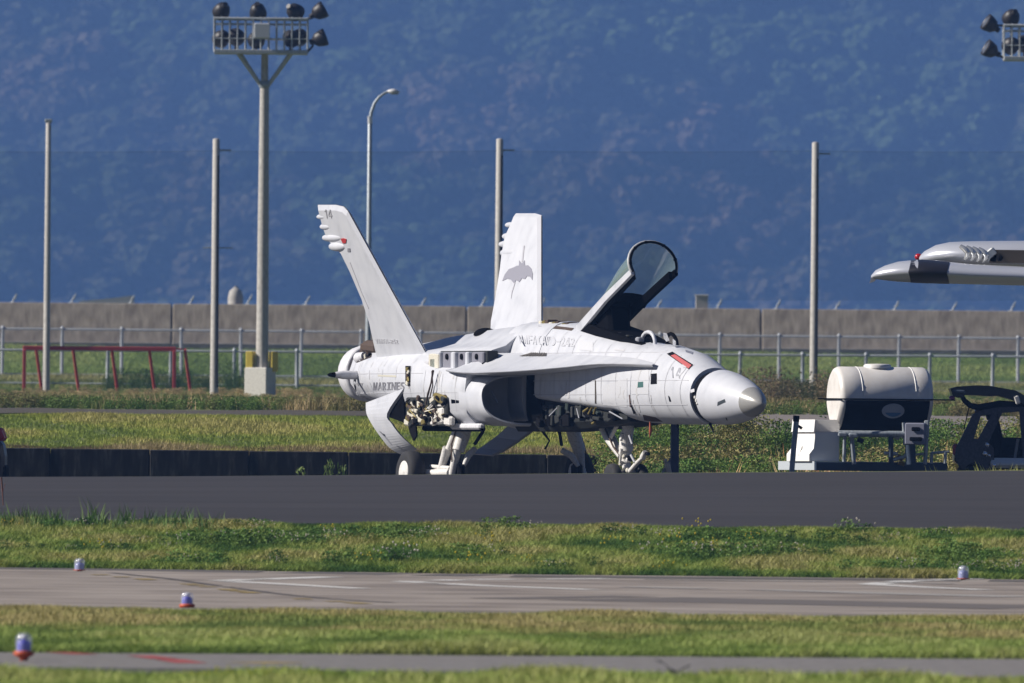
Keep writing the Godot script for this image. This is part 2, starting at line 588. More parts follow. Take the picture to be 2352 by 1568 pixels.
func crown(sd: int) -> ArrayMesh:
	var r := RandomNumberGenerator.new()
	r.seed = sd
	var mb := MB.new()
	var lumps := []
	for i in 11:
		var a := r.randf() * TAU
		var e := r.randf()
		lumps.append([Vector3(cos(a) * 2.3 * sqrt(e), r.randf_range(1.5, 4.8) - e * 1.6, sin(a) * 2.3 * sqrt(e)), r.randf_range(1.5, 2.3)])
	for l in lumps:
		var shade: float = r.randf_range(0.85, 1.12)
		for i in 130:
			var n := Vector3(r.randfn(), r.randfn() * 0.9 + 0.25, r.randfn()).normalized()
			var c: Vector3 = l[0] + n * l[1] * r.randf_range(0.82, 1.05)
			var q := Basis.looking_at(n + Vector3(r.randf_range(-0.4, 0.4), r.randf_range(-0.4, 0.4), r.randf_range(-0.4, 0.4)), Vector3(0.1, 1, 0.2).normalized())
			var s := r.randf_range(0.26, 0.5)
			mb.tint = Color(shade, shade, shade) * r.randf_range(0.9, 1.1)
			mb.quad(c + q * Vector3(-s, -s * 0.7, 0), c + q * Vector3(s, -s * 0.6, 0.1), c + q * Vector3(s * 0.8, s * 0.7, 0), c + q * Vector3(-s * 0.9, s * 0.6, -0.1))
	mb.tint = Color(0.6, 0.5, 0.4)
	mb.tube([Vector3(0, -2.5, 0), Vector3(0.1, 1.5, 0), Vector3(0, 4, 0.1)], [0.32, 0.22, 0.1], 6)
	return mb.mesh()

# ---------------------------------------------------------------- sea wall
func sea_wall() -> void:
	var conc := noisy([[0.0, 0.14, 0.115, 0.088], [0.35, 0.23, 0.195, 0.155], [0.6, 0.30, 0.26, 0.21], [1.0, 0.42, 0.37, 0.305]], 0.018, Vector3(0.34, 0.10, 0.30), 0.95, true, 41)
	var low := noisy([[0.0, 0.16, 0.145, 0.125], [0.5, 0.26, 0.235, 0.21], [1.0, 0.36, 0.33, 0.30]], 0.02, Vector3(0.16, 0.3, 0.3), 0.95, true, 42)
	var w := thing("sea_wall", "long stained concrete sea wall with small brackets along its top", "wall", Vector3(0, 4.8, -642))
	var d := 642.0
	for k in range(-2, 3):
		var x0 := -12.29 + k * 10.65
		var mb := MB.new()
		mb.box(Vector3(x0 + 5.32, 0.86, -0.45), Vector3(10.61, 1.90, 0.5), Basis(Vector3.RIGHT, -0.42), 0.04)
		part("wall_panel", mb, conc, w)
		var mc := MB.new()
		mc.box(Vector3(x0 + 5.32, 0.8, -0.85), Vector3(10.65, 1.7, 0.5), Basis(Vector3.RIGHT, -0.42))
		part("wall_core", mc, low, w)
		var m2 := MB.new()
		m2.box(Vector3(x0 + 5.32, 0.17, 0.35), Vector3(10.6, 0.46, 0.62), Basis(), 0.03)
		part("footing", m2, low, w)
		var m3 := MB.new()
		m3.box(Vector3(x0 + 5.32, 1.70, -0.86), Vector3(10.6, 0.12, 0.5), Basis(), 0.03)
		part("coping", m3, low, w)
	var bl := MB.new()
	bl.tube([Vector3(-0.06, -0.02, 0), Vector3(0.02, 0.16, 0), Vector3(0.16, 0.40, 0.02)], [0.035, 0.035, 0.025], 6)
	bl.tube([Vector3(0.02, 0.16, 0), Vector3(0.10, 0.2, 0), Vector3(0.13, 0.34, 0)], [0.03, 0.03, 0.03], 6)
	bl.box(Vector3(-0.05, -0.02, 0), Vector3(0.2, 0.12, 0.2), Basis(), 0.02)
	var bm := bl.mesh()
	var xs := [30, 165, 300, 437, 570, 703, 837, 970, 1108, 1243, 1380, 1512, 1650, 1785, 1922, 2057, 2190, 2325]
	for x in xs:
		var p := at(x, 700, d)
		shared("bracket", bm, M.galv, w, Transform3D(Basis(Vector3.UP, rng.randf_range(-0.4, 0.4)).scaled(Vector3(0.85, rng.randf_range(0.75, 0.95), 0.7)), Vector3(p.x, 1.80, -0.75)))
	# things that show above the wall
	var c := at(245, 693, 800)
	var shed := thing("low_shed", "low white roofed shed showing just above the sea wall at the left", "shed", Vector3(c.x, 1.0, -800))
	var rf := MB.new()
	var ty := c.y - 1.0
	rf.plate([Vector3(-1.35, ty - 0.1, 0), Vector3(1.25, ty - 0.1, 0), Vector3(1.2, ty + 0.28, 0), Vector3(0.3, ty + 0.16, 0), Vector3(-1.1, ty + 0.02, 0)], Vector3(0, 0, 2.4))
	part("roof", rf, mat(0.62, 0.62, 0.62, 0.6), shed)
	var wl := MB.new()
	wl.box(Vector3(0, (ty - 0.1) / 2.0, 0), Vector3(2.2, ty - 0.1, 2.0))
	part("wall", wl, mat(0.4, 0.4, 0.4, 0.8), shed)
	for s in [[540, 698, 34, 40, true, "rounded cream tank rising above the sea wall beside the floodlight mast"], [1612, 701, 29, 32, false, "square pale cabinet standing on the sea wall behind the jet's nose"]]:
		var p := at(s[0], s[1], 642.4)
		var wd: float = s[2] * 642.0 / F
		var ht: float = s[3] * 642.0 / F + 0.1
		var m := MB.new()
		var o := thing("tank" if s[4] else "cabinet", s[5], "tank" if s[4] else "cabinet", Vector3(p.x, 6.5, -643.6 if s[4] else -642.95))
		if s[4]:
			m.lathe([Vector2(wd * 0.5, 0), Vector2(wd * 0.52, ht * 0.5), Vector2(wd * 0.42, ht * 0.82), Vector2(wd * 0.2, ht * 0.97), Vector2(0.02, ht)], Transform3D(), 14)
			part("shell", m, mat(0.45, 0.43, 0.40, 0.7), o)
			var lidm := MB.new()
			lidm.lathe([Vector2(0.07, ht - 0.03), Vector2(0.07, ht + 0.04), Vector2(0.01, ht + 0.05)], Transform3D(), 10)
			part("cap", lidm, mat(0.3, 0.3, 0.3), o)
		else:
			m.box(Vector3(0, ht / 2.0 - 0.02, 0), Vector3(wd, ht - 0.04, 0.14), Basis(), 0.02)
			part("body", m, mat(0.5, 0.48, 0.44, 0.7), o)
			var t := MB.new()
			t.box(Vector3(0, ht - 0.015, 0), Vector3(wd + 0.05, 0.05, 0.18), Basis(), 0.015)
			part("lid", t, mat(0.58, 0.56, 0.52, 0.7), o)

# ---------------------------------------------------------------- fences and frame
func fences() -> void:
	fence(605.0, 6.0, 137.2, -3, 21, 752.0, 0.0097, 1.86, "grey pipe fence on the grass bank, the farther of two")
	fence(555.0, 248.0, 145.1, -3, 16, 802.0, 0.0068, 1.5, "grey pipe fence, the nearer of two, starting behind the red frame")
	var d := 520.0
	var ppm := F / d
	var c := at(229, 800, d)
	var t := thing("red_barrier_frame", "red painted low frame of a top rail on slanting legs", "barrier", Vector3(c.x, height(c.x, d), -d))
	var h := c.y - height(c.x, d)
	var k := 0.0087
	var L := 176.0 / ppm
	var red := noisy([[0.0, 0.36, 0.04, 0.045], [0.5, 0.5, 0.06, 0.06], [1.0, 0.6, 0.10, 0.10]], 0.05, Vector3(1, 1, 1), 0.7, false, 51)
	var mb := MB.new()
	mb.box(Vector3(0, h, 0), Vector3(2 * L, 0.12, 0.06), Basis(), 0.01)
	part("top_rail", mb, red, t)
	for x in [-L + 0.05, L - 0.05]:
		var p := MB.new()
		p.box(Vector3(x, h / 2.0 - 0.15, 0.04), Vector3(0.10, h + 0.2, 0.06), Basis(), 0.01)
		part("post", p, red, t)
	for x in [83.0, 168.0, 257.0, 343.0, 425.0]:
		var lx: float = (x - 229.0) / ppm
		var p := MB.new()
		p.tube([Vector3(lx, h, -0.1), Vector3(lx + 0.19, -0.2, -1.3)], [0.045], 6)
		part("slanted_leg", p, red, t)
	var q := MB.new()
	q.tube([Vector3(L - 0.05, h, 0), Vector3(L + 0.2, h, -0.1)], [0.03], 6)
	part("strut", q, red, t)

func fence(d: float, x0: float, step: float, k0: int, k1: int, rail_y: float, slope: float, tall: float, label: String) -> void:
	var ppm := F / d
	var t := thing("pipe_fence", label, "fence", Vector3(0, height(0, d), -d))
	var base := height(0, d)
	var pm := MB.new()
	pm.tube([Vector3(0, -0.3, 0), Vector3(0, tall, 0)], [0.056, 0.056], 8)
	pm.lathe([Vector2(0.062, tall), Vector2(0.04, tall + 0.06), Vector2(0.005, tall + 0.07)], Transform3D(), 8)
	var mesh := pm.mesh()
	var rail := MB.new()
	var prev := Vector3.ZERO
	var xa := 0.0
	var xb := 0.0
	for k in range(k0, k1 + 1):
		var px := x0 + step * k
		var p := at(px, rail_y + (px - x0) * slope, d)
		if k == k0: xa = p.x
		xb = p.x
		var top := p.y - base
		shared("post", mesh, M.galv, t, Transform3D(Basis(Vector3.BACK, rng.randf_range(-0.012, 0.012)), Vector3(p.x, top - tall, 0)))
		if k > k0:
			rail.tube([prev, Vector3(p.x, top - 0.04, 0)], [0.042], 6)
		prev = Vector3(p.x, top - 0.04, 0)
	part("top_rail", rail, M.galv, t)
	var bot := MB.new()
	bot.tube([Vector3(xa, 0.12, 0), Vector3(xb, 0.12, 0)], [0.03], 6)
	part("bottom_rail", bot, M.galv, t)
	var wire := StandardMaterial3D.new()
	wire.transparency = BaseMaterial3D.TRANSPARENCY_ALPHA
	wire.albedo_color = Color(0.62, 0.65, 0.67, 0.10)
	wire.roughness = 0.7
	var net := MB.new()
	net.quad(Vector3(xa, 0.12, -0.08), Vector3(xb, 0.12, -0.08), Vector3(xb, tall - 0.1, -0.08), Vector3(xa, tall - 0.1, -0.08))
	part("wire_mesh", net, wire, t)

# ---------------------------------------------------------------- poles, lamp, floodlight masts, net
func pole(called: String, label: String, cat: String, px_top: float, py_top: float, py_base: float, d: float, w_top: float, w_base: float, group: String = "") -> Node3D:
	var ppm := F / d
	var top := at(px_top, py_top, d)
	var b := at(px_top - (py_base - py_top) * 0.0087, py_base, d)
	var t := thing(called, label, cat, Vector3(b.x, b.y - 0.4, -d), 0.0, group)
	var h := top.y - b.y + 0.4
	var mb := MB.new()
	mb.lathe([Vector2(w_base / 2 / ppm, 0), Vector2(w_top / 2 / ppm, h), Vector2(w_top / 2 / ppm * 0.7, h + 0.02), Vector2(0.01, h + 0.03)], Transform3D(), 14)
	part("shaft", mb, M.steel if called == "lamp_post" else M.pole, t)
	t.set_meta("h", h)
	return t

func arm(t: Node3D, y: float, x0: float, x1: float, r: float = 0.025) -> void:
	var m := MB.new()
	m.tube([Vector3(x0, y, 0), Vector3(x1, y, 0)], [r], 6)
	part("cross_arm", m, M.steel, t)

func masts_and_poles() -> void:
	var d := 500.0
	var ppm := F / d
	var g := "tall grey poles that carry the net"
	var a := pole("thin_pole", "thin galvanised pole behind the red frame, leftmost in the photo", "pole", 112, 277, 922, 520, 12, 17)
	var cap := MB.new()
	cap.box(Vector3(0, a.get_meta("h"), 0), Vector3(0.22, 0.10, 0.16), Basis(), 0.02)
	part("cap", cap, M.steel, a)
	var ft := MB.new()
	ft.box(Vector3(0, 0.36, 0), Vector3(0.42, 0.5, 0.42), Basis(), 0.06)
	part("footing", ft, mat(0.16, 0.22, 0.19, 0.9), a)
	for s in [[497, 320, 922, "weathered grey net pole between the red frame and the floodlight mast"], [1148, 320, 930, "weathered grey net pole beside the right tail fin of the jet"], [1873, 328, 915, "weathered grey net pole rising behind the gap between jet and tank"]]:
		var p := pole("net_pole", s[3], "pole", s[0], s[1], s[2], d, 16, 19, g)
		var h: float = p.get_meta("h")
		arm(p, h - 0.30, -0.1, 0.42)
		if s[0] < 600:
			arm(p, h - 3.05, -0.35, 0.5, 0.018)
		var c := MB.new()
		c.tube([Vector3(0.07, h - 0.45, 0.1), Vector3(0.09, 0.8, 0.13)], [0.022], 5)
		part("cable", c, M.dark, p)
	# the net hanging between the poles
	var net := StandardMaterial3D.new()
	net.transparency = BaseMaterial3D.TRANSPARENCY_ALPHA
	net.albedo_color = Color(0.06, 0.34, 0.29, 0.11)
	net.roughness = 0.9
	var nt := thing("green_net", "sheer green net hung between the tall poles across the hillside", "net", Vector3(0, 0, -d))
	var px := [-160.0, 490.0, 1142.0, 1868.0, 2520.0]
	for i in 4:
		var rows := []
		for y in [346.0, 460.0, 570.0, 690.0]:
			var row := []
			for k in 9:
				var f := k / 8.0
				var p := at(lerpf(px[i], px[i + 1], f), y + (4.0 * f * (1.0 - f) * 3.0 if y < 400 else 0.0), d)
				row.append(Vector3(p.x, p.y, 0.05 * sin(f * 9.0 + y)))
			rows.append(row)
		var m := MB.new()
		m.sheet(rows)
		part("net_panel", m, net, nt)
		var w := MB.new()
		w.tube(rows[0], [0.003], 4)
		part("top_cable", w, mat(0.05, 0.08, 0.08, 0.8), nt)
	# street lamp
	var l := pole("lamp_post", "slim street lamp with curved arm behind the left tail fin", "street lamp", 850, 275, 905, 510, 10, 14)
	var h: float = l.get_meta("h")
	var q := F / 510.0
	var m := MB.new()
	m.tube([Vector3(0, h, 0), Vector3(3 / q, h + 18 / q, 0), Vector3(10 / q, h + 38 / q, 0), Vector3(20 / q, h + 52 / q, 0), Vector3(33 / q, h + 62 / q, 0), Vector3(44 / q, h + 66 / q, 0)], [0.055, 0.05, 0.045, 0.04, 0.035, 0.03], 8)
	part("curved_arm", m, M.steel, l)
	var j := MB.new()
	j.tube([Vector3(0, h - 0.1, 0), Vector3(0, h + 0.1, 0)], [0.075], 10)
	part("collar", j, mat(0.75, 0.75, 0.75, 0.3, 0.4), l)
	var hd := MB.new()
	var rings := []
	for i in 7:
		var f := i / 6.0
		var r := PackedVector3Array()
		var wd := sin(PI * clampf(f * 0.9 + 0.06, 0, 1))
		for k in 10:
			var an := TAU * k / 10
			r.append(Vector3(38 / q + f * 30 / q, h + 66 / q - f * 0.02 + sin(an) * 0.085 * wd, cos(an) * 0.13 * wd))
		rings.append(r)
	hd.loft(rings)
	part("lamp_head", hd, mat(0.62, 0.62, 0.63, 0.35), l)
	var ln := MB.new()
	ln.box(Vector3(56 / q, h + 60 / q, 0), Vector3(0.22, 0.035, 0.18), Basis(), 0.012)
	part("lens", ln, mat(0.3, 0.32, 0.34, 0.2), l)
	floodlight_mast(616.0, 124.0, "tall floodlight mast with a caged platform on a white concrete block", true)
	floodlight_mast(2428.0, 140.0, "floodlight mast at the right edge, only its left lamps in the picture", false)

func floodlight_mast(px: float, py: float, label: String, first: bool) -> void:
	var d := 490.0
	var ppm := F / d
	var u := 1.0 / ppm
	var b := at(px - 22, 925, d)
	var top := at(px, py, d)
	var t := thing("floodlight_mast", label, "floodlight mast", Vector3((b.x + top.x) / 2, b.y - 0.2, -d), 0.0, "floodlight masts")
	var h := top.y - b.y + 0.2
	var mb := MB.new()
	mb.lathe([Vector2(14.5 * u, 0.6), Vector2(13 * u, h * 0.45), Vector2(10.5 * u, h * 0.9), Vector2(8.5 * u, h * 0.93), Vector2(8 * u, h)], Transform3D(), 16)
	part("shaft", mb, M.pole, t)
	var j := MB.new()
	j.lathe([Vector2(11 * u, h - 78 * u), Vector2(13 * u, h - 74 * u), Vector2(13 * u, h - 66 * u), Vector2(10 * u, h - 62 * u)], Transform3D(), 14)
	part("collar", j, M.steel, t)
	var blk := MB.new()
	blk.box(Vector3(-4 * u, 52 * u, 4 * u), Vector3(58 * u, 92 * u, 46 * u), Basis(Vector3.UP, -0.5), 0.02)
	part("concrete_block", blk, noisy([[0.0, 0.42, 0.40, 0.36], [0.5, 0.66, 0.64, 0.58], [1.0, 0.74, 0.72, 0.66]], 0.03, Vector3(1, 1, 1), 0.9, false, 61), t)
	for s in [-1.0, 1.0]:
		var y := MB.new()
		y.box(Vector3(s * 26 * u, 112 * u, -4 * u), Vector3(16 * u, 46 * u, 34 * u), Basis(Vector3.UP, 0.2 * s), 0.015)
		part("yellow_panel", y, mat(0.68, 0.52, 0.07, 0.6), t)
	# platform: deck, rails, upright bars, brackets
	var w := 107.0 * u
	var dk := MB.new()
	dk.box(Vector3(-9 * u, h + 4 * u, 0), Vector3(2 * w, 9 * u, 1.3), Basis(), 0.01)
	part("deck", dk, M.galv, t)
	for y in [34.0, 68.0, 80.0]:
		for z in [-0.62, 0.62]:
			var r := MB.new()
			r.tube([Vector3(-9 * u - w, h + y * u, z), Vector3(-9 * u + w, h + y * u, z)], [0.035 if y > 70 else 0.018], 6)
			part("rail", r, M.galv, t)
		for s in [-1.0, 1.0]:
			var r := MB.new()
			r.tube([Vector3(-9 * u + s * w, h + y * u, -0.62), Vector3(-9 * u + s * w, h + y * u, 0.62)], [0.03 if y > 70 else 0.018], 6)
			part("rail", r, M.galv, t)
	var um := MB.new()
	um.tube([Vector3(0, 0, 0), Vector3(0, 80 * u, 0)], [0.022], 5)
	var bar := um.mesh()
	for i in 13:
		for z in [-0.62, 0.62]:
			shared("upright", bar, M.galv, t, Transform3D(Basis(), Vector3(-9 * u - w + i * w / 6.0, h + 4 * u, z)))
	var bx := MB.new()
	bx.box(Vector3(-6 * u, h + 52 * u, 0.68), Vector3(36 * u, 34 * u, 0.18), Basis(), 0.015)
	part("control_box", bx, mat(0.58, 0.6, 0.64, 0.5), t)
	for s in [-1.0, 1.0]:
		var m := MB.new()
		m.tube([Vector3(s * 8 * u, h - 72 * u, 0), Vector3(s * 62 * u, h + 2 * u, 0.3)], [5.2 * u], 8)
		part("strut", m, M.galv, t)
		var m2 := MB.new()
		m2.tube([Vector3(s * 8 * u, h - 72 * u, 0), Vector3(s * 56 * u, h + 2 * u, -0.4)], [3.6 * u], 8)
		part("strut", m2, M.galv, t)
	# floodlights: deep round shells on yokes
	var shell := MB.new()
	shell.lathe([Vector2(0.03, -0.20), Vector2(0.10, -0.19), Vector2(0.19, -0.10), Vector2(0.235, 0.06), Vector2(0.245, 0.17), Vector2(0.225, 0.17), Vector2(0.21, 0.10), Vector2(0.02, 0.08)], Transform3D(), 18)
	shell.tube([Vector3(0, -0.3, 0), Vector3(0, -0.18, 0)], [0.07, 0.085], 10)
	var sm := shell.mesh()
	var lensm := MB.new()
	lensm.lathe([Vector2(0.212, 0.14), Vector2(0.15, 0.165), Vector2(0.01, 0.175)], Transform3D(), 16)
	var lm := lensm.mesh()
	var dark := noisy([[0.0, 0.008, 0.007, 0.009], [0.6, 0.016, 0.014, 0.015], [1.0, 0.07, 0.06, 0.055]], 0.05, Vector3(2, 2, 2), 0.5, false, 62)
	var lens_mat := mat(0.10, 0.11, 0.13, 0.1)
	for s in [[-98, 100, 0.3, Vector3(-0.3, -0.5, -0.8)], [-17, 100, 0.0, Vector3(0.05, -0.6, -0.8)], [66, 100, -0.2, Vector3(0.5, -0.4, -0.7)], [124, 98, 0.0, Vector3(0.95, 0.55, -0.1)], [126, 36, 0.0, Vector3(0.93, 0.35, -0.1)], [-98, 36, 0.3, Vector3(-0.3, -0.3, -0.8)], [-68, 42, -0.3, Vector3(0.2, -0.3, -0.9)], [-20, 34, 0.0, Vector3(0.0, -0.2, -1)], [58, 38, 0.2, Vector3(0.3, -0.3, -0.9)], [80, 42, -0.3, Vector3(-0.2, -0.3, -0.9)], [-147, 82, 0.0, Vector3(-0.9, 0.6, 0.2)], [-146, 24, 0.0, Vector3(-0.9, 0.5, 0.2)]]:
		if first and s[0] < -110:
			continue
		if not first and s[0] > 100:
			continue
		var p := Vector3(s[0] * u, h + s[1] * u, s[2])
		var yd: Vector3 = s[3].normalized()
		var xd := yd.cross(Vector3(0.1, 0.2, 1)).normalized()
		var xf := Transform3D(Basis(xd, yd, xd.cross(yd)), p)
		var f := shared("floodlight", sm, dark, t, xf)
		shared("lens", lm, lens_mat, f)
		var yk := MB.new()
		var foot := Vector3(clampf(p.x, -9 * u - w, -9 * u + w), h + (80 if s[1] > 60 else 6) * u, s[2])
		yk.tube([foot, foot.lerp(p, 0.4), p - yd * 0.18], [0.035], 6)
		part("bracket", yk, dark, t)

# ---------------------------------------------------------------- retaining wall behind the jet
func retaining_wall() -> void:
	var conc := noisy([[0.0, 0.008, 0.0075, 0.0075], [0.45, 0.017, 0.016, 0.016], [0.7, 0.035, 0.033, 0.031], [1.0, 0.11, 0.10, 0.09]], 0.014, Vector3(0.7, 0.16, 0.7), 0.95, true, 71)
	var d := 328.0
	var t := thing("retaining_wall", "low dark concrete retaining wall behind the jet, below the grass bank", "wall", Vector3(0, 0, -d))
	for k in 8:
		var px := -340.0 + k * 228.0
		var a := at(px, 1028 + px * 0.0128, d)
		var b := at(px + 228.0, 1028 + (px + 228.0) * 0.0128, d)
		var mb := MB.new()
		mb.box(Vector3((a.x + b.x) / 2, a.y / 2 - 0.1, -0.15), Vector3(b.x - a.x - 0.012, a.y + 0.2, 0.3 + 0.02 * (k % 2)), Basis(), 0.015)
		part("wall_panel", mb, conc, t)
		if k == 0:
			var e := at(1484, 1047, d)
			var bk := MB.new()
			bk.box(Vector3((a.x + e.x) / 2, a.y / 2 - 0.16, -0.42), Vector3(e.x - a.x, a.y + 0.1, 0.3))
			part("wall_core", bk, conc, t)

# ---------------------------------------------------------------- grass and weeds
# a tuft of bent blades, one metre tall before scaling
func tuft(sd: int, blades: int, spread: float, wide: float, lean: float) -> ArrayMesh:
	var r := RandomNumberGenerator.new()
	r.seed = sd
	var mb := MB.new()
	for i in blades:
		var a := r.randf() * TAU
		var o := Vector3(cos(a), 0, sin(a)) * spread * sqrt(r.randf())
		var dir := Vector3(r.randf_range(-1, 1), 0, r.randf_range(-1, 1)) * lean
		var h := r.randf_range(0.45, 1.0)
		var side := Vector3(cos(a + 1.3), 0, sin(a + 1.3)) * wide * r.randf_range(0.6, 1.2)
		var m := o + Vector3(0, h * 0.55, 0) + dir * 0.35
		var t := o + Vector3(0, h, 0) + dir
		var s := r.randf_range(0.75, 1.25)
		mb.tint = Color(s, s, s * r.randf_range(0.8, 1.1))
		mb.quad(o - side, o + side, m + side * 0.8, m - side * 0.8)
		mb.tri(m - side * 0.8, m + side * 0.8, t)
	return mb.mesh()

func leafy_clump(sd: int, leaves: int, big: float) -> ArrayMesh:
	var r := RandomNumberGenerator.new()
	r.seed = sd
	var mb := MB.new()
	for i in 7:
		var a := r.randf() * TAU
		mb.tint = Color(0.8, 0.7, 0.5)
		var t := Vector3(cos(a) * 0.3, r.randf_range(0.6, 1.0), sin(a) * 0.3)
		mb.tube([Vector3(cos(a) * 0.05, 0, sin(a) * 0.05), t * Vector3(0.6, 0.5, 0.6), t], [0.012, 0.008, 0.004], 4)
	for i in leaves:
		var n := Vector3(r.randfn(), r.randfn() + 0.6, r.randfn()).normalized()
		var c := Vector3(r.randfn() * 0.24, r.randf_range(0.08, 0.95), r.randfn() * 0.24)
		var q := Basis.looking_at(n, Vector3(0.1, 1, 0.3).normalized()) * Basis(Vector3.BACK, r.randf() * TAU)
		var s := big * r.randf_range(0.6, 1.3)
		var w := r.randf_range(0.7, 1.3)
		mb.tint = Color(w, w, w * 0.9)
		mb.quad(c + q * Vector3(0, -s, 0), c + q * Vector3(s * 0.45, 0, 0.02), c + q * Vector3(0, s, 0), c + q * Vector3(-s * 0.45, 0, 0.02))
	return mb.mesh()

func scatter(called: String, mesh: Mesh, count: int, d0: float, d1: float, k0: float, k1: float, margin: float, h0: float, h1: float, palette: Array, nf: float, sd: int, label: String, cat: String, keep: float = -2.0, keep_freq: float = 0.3, xlo: float = -1e9, xhi: float = 1e9, edge: float = 0.0, gain: float = 2.6) -> void:
	var r := RandomNumberGenerator.new()
	r.seed = sd
	var tone := FastNoiseLite.new()
	tone.seed = sd
	tone.frequency = nf
	tone.fractal_octaves = 3
	var where := FastNoiseLite.new()
	where.seed = sd + 100
	where.frequency = keep_freq
	var xfs := []
	var cols := []
	for i in count:
		var f := r.randf()
		var dm := lerpf(d0, d1, f)
		var half := dm * 1176.0 / F + margin
		var x := r.randf_range(-half, half)
		var d := lerpf(d0 + k0 * x, d1 + k1 * x, f)
		if edge > 0.0 and r.randf() < 0.3:
			var e0 := d0 + k0 * x
			d = (e0 if r.randf() < 0.5 else d1 + k1 * x) + r.randf_range(-edge, edge)
		if x < xlo or x > xhi or where.get_noise_2d(x, d) < keep:
			continue
		var p := tone.get_noise_2d(x * 1.4, d * 0.55)
		var h := lerpf(h0, h1, r.randf()) * (1.0 + 0.6 * p)
		xfs.append(Transform3D(Basis(Vector3.UP, r.randf() * TAU).scaled(Vector3(h * 1.1, h, h * 1.1)), Vector3(x, height(x, d) - 0.01, -d)))
		var v := clampf(p * 1.5 + 0.5 + r.randf_range(-0.14, 0.14), 0.0, 0.999) * (palette.size() - 1)
		var c: Color = palette[int(v)].lerp(palette[int(v) + 1], v - int(v))
		cols.append(c * r.randf_range(0.8, 1.2) * gain)
	many(called, mesh, M.blade, xfs, cols, label, cat)

func vegetation() -> void:
	var fine := tuft(1, 11, 0.75, 0.045, 0.45)
	var fine2 := tuft(2, 11, 0.9, 0.045, 0.7)
	var tall := tuft(3, 16, 0.4, 0.022, 0.35)
	var G := [Color(0.030, 0.060, 0.014), Color(0.08, 0.112, 0.026), Color(0.11, 0.138, 0.036), Color(0.135, 0.15, 0.045), Color(0.155, 0.145, 0.06)]
	var Gn := [Color(0.065, 0.095, 0.022), Color(0.115, 0.15, 0.042), Color(0.145, 0.178, 0.054), Color(0.165, 0.175, 0.068)]
	var Gm := [Color(0.07, 0.095, 0.028), Color(0.115, 0.13, 0.042), Color(0.145, 0.145, 0.056), Color(0.175, 0.15, 0.075)]
	var lb := "short mown grass with dry patches on the airfield"
	scatter("grass", fine, 30000, 138.0, 150.3, 0.0, 0.0, 3.0, 0.07, 0.16, Gn, 0.35, 81, "lush grass at the bottom edge, before the near path", "grass", -2.0, 0.3, -1e9, 1e9, 0.35)
	scatter("grass", fine2, 74000, 169.6, 181.0, 0.1, 0.0, 3.0, 0.05, 0.13, Gn, 0.25, 82, "fresh green grass beyond the near path", "grass", -2.0, 0.3, -1e9, 1e9, 0.35)
	scatter("grass", fine, 84000, 180.0, 198.6, 0.0, -0.1, 3.0, 0.045, 0.12, Gm, 0.22, 83, "drier grass in front of the taxiway", "grass", -2.0, 0.3, -1e9, 1e9, 0.3)
	scatter("grass", fine2, 96000, 230.4, 246.6, -0.1, -0.05, 3.5, 0.05, 0.135, G, 0.28, 84, "green grass slope between the taxiway and the dark asphalt", "grass", -2.0, 0.3, -1e9, 1e9, 0.3)
	scatter("grass", leafy_clump(7, 140, 0.09), 2900, 231.0, 246.0, -0.1, -0.05, 3.5, 0.10, 0.24, [Color(0.022, 0.048, 0.012), Color(0.04, 0.08, 0.02), Color(0.07, 0.11, 0.03)], 0.3, 85, "dark clover clumps in the grass slope", "clover", 0.18, 0.22)
	var dots := MB.new()
	for i in 9:
		var p := Vector3(rng.randf_range(-1.6, 1.6), rng.randf_range(0.7, 1.25), rng.randf_range(-1.6, 1.6))
		dots.lathe([Vector2(0.02, -0.06), Vector2(0.06, 0.0), Vector2(0.04, 0.05), Vector2(0.01, 0.08)], Transform3D(Basis(), p), 6)
	var dm := dots.mesh()
	scatter("clover_flowers", dm, 300, 231.0, 246.5, -0.1, -0.05, 1.0, 0.11, 0.19, [Color(0.16, 0.145, 0.12), Color(0.21, 0.19, 0.165), Color(0.24, 0.22, 0.20)], 0.3, 85, "tiny white clover flowers over the grass slope", "flowers", 0.12, 0.22)
	scatter("yellow_flowers", dm, 45, 231.0, 246.8, -0.1, -0.05, 1.0, 0.11, 0.2, [Color(0.20, 0.16, 0.015), Color(0.24, 0.19, 0.02)], 0.3, 87, "small yellow flowers scattered over the grass slope", "flowers", 0.1, 0.4)
	scatter("yellow_flowers", dm, 160, 146.0, 149.0, 0.0, 0.0, 0.8, 0.10, 0.15, [Color(0.17, 0.18, 0.015), Color(0.21, 0.20, 0.02)], 0.3, 88, "patch of yellow flowers at the bottom edge of the photo", "flowers", -2.0, 0.3, -2.9, -1.6)
	scatter("tall_weeds", tall, 420, 244.0, 247.0, -0.05, -0.05, 1.0, 0.22, 0.42, [Color(0.03, 0.06, 0.02), Color(0.06, 0.09, 0.03)], 0.3, 89, "dark taller weeds at the left edge of the asphalt", "weeds", -2.0, 0.3, -8.5, -4.0)
	# bank behind the retaining wall
	var Y := [Color(0.075, 0.10, 0.022), Color(0.115, 0.135, 0.032), Color(0.145, 0.15, 0.04), Color(0.165, 0.15, 0.06)]
	scatter("grass", fine, 52000, 331.5, 354.5, 0.0, 0.1, 4.0, 0.06, 0.13, Y, 0.16, 90, "yellow green grass bank above the retaining wall", "grass", -2.0, 0.3, -1e9, 2.6, 0.3)
	scatter("dry_grass", tall, 14000, 329.5, 333.5, 0.0, 0.0, 2.0, 0.08, 0.2, [Color(0.05, 0.035, 0.022), Color(0.10, 0.075, 0.045), Color(0.15, 0.12, 0.07)], 0.3, 91, "fringe of dry brown grass on top of the retaining wall", "grass", -0.2, 0.3)
	# weeds beyond the dirt track
	var Wd := [Color(0.03, 0.06, 0.018), Color(0.055, 0.085, 0.025), Color(0.10, 0.115, 0.04), Color(0.19, 0.145, 0.085)]
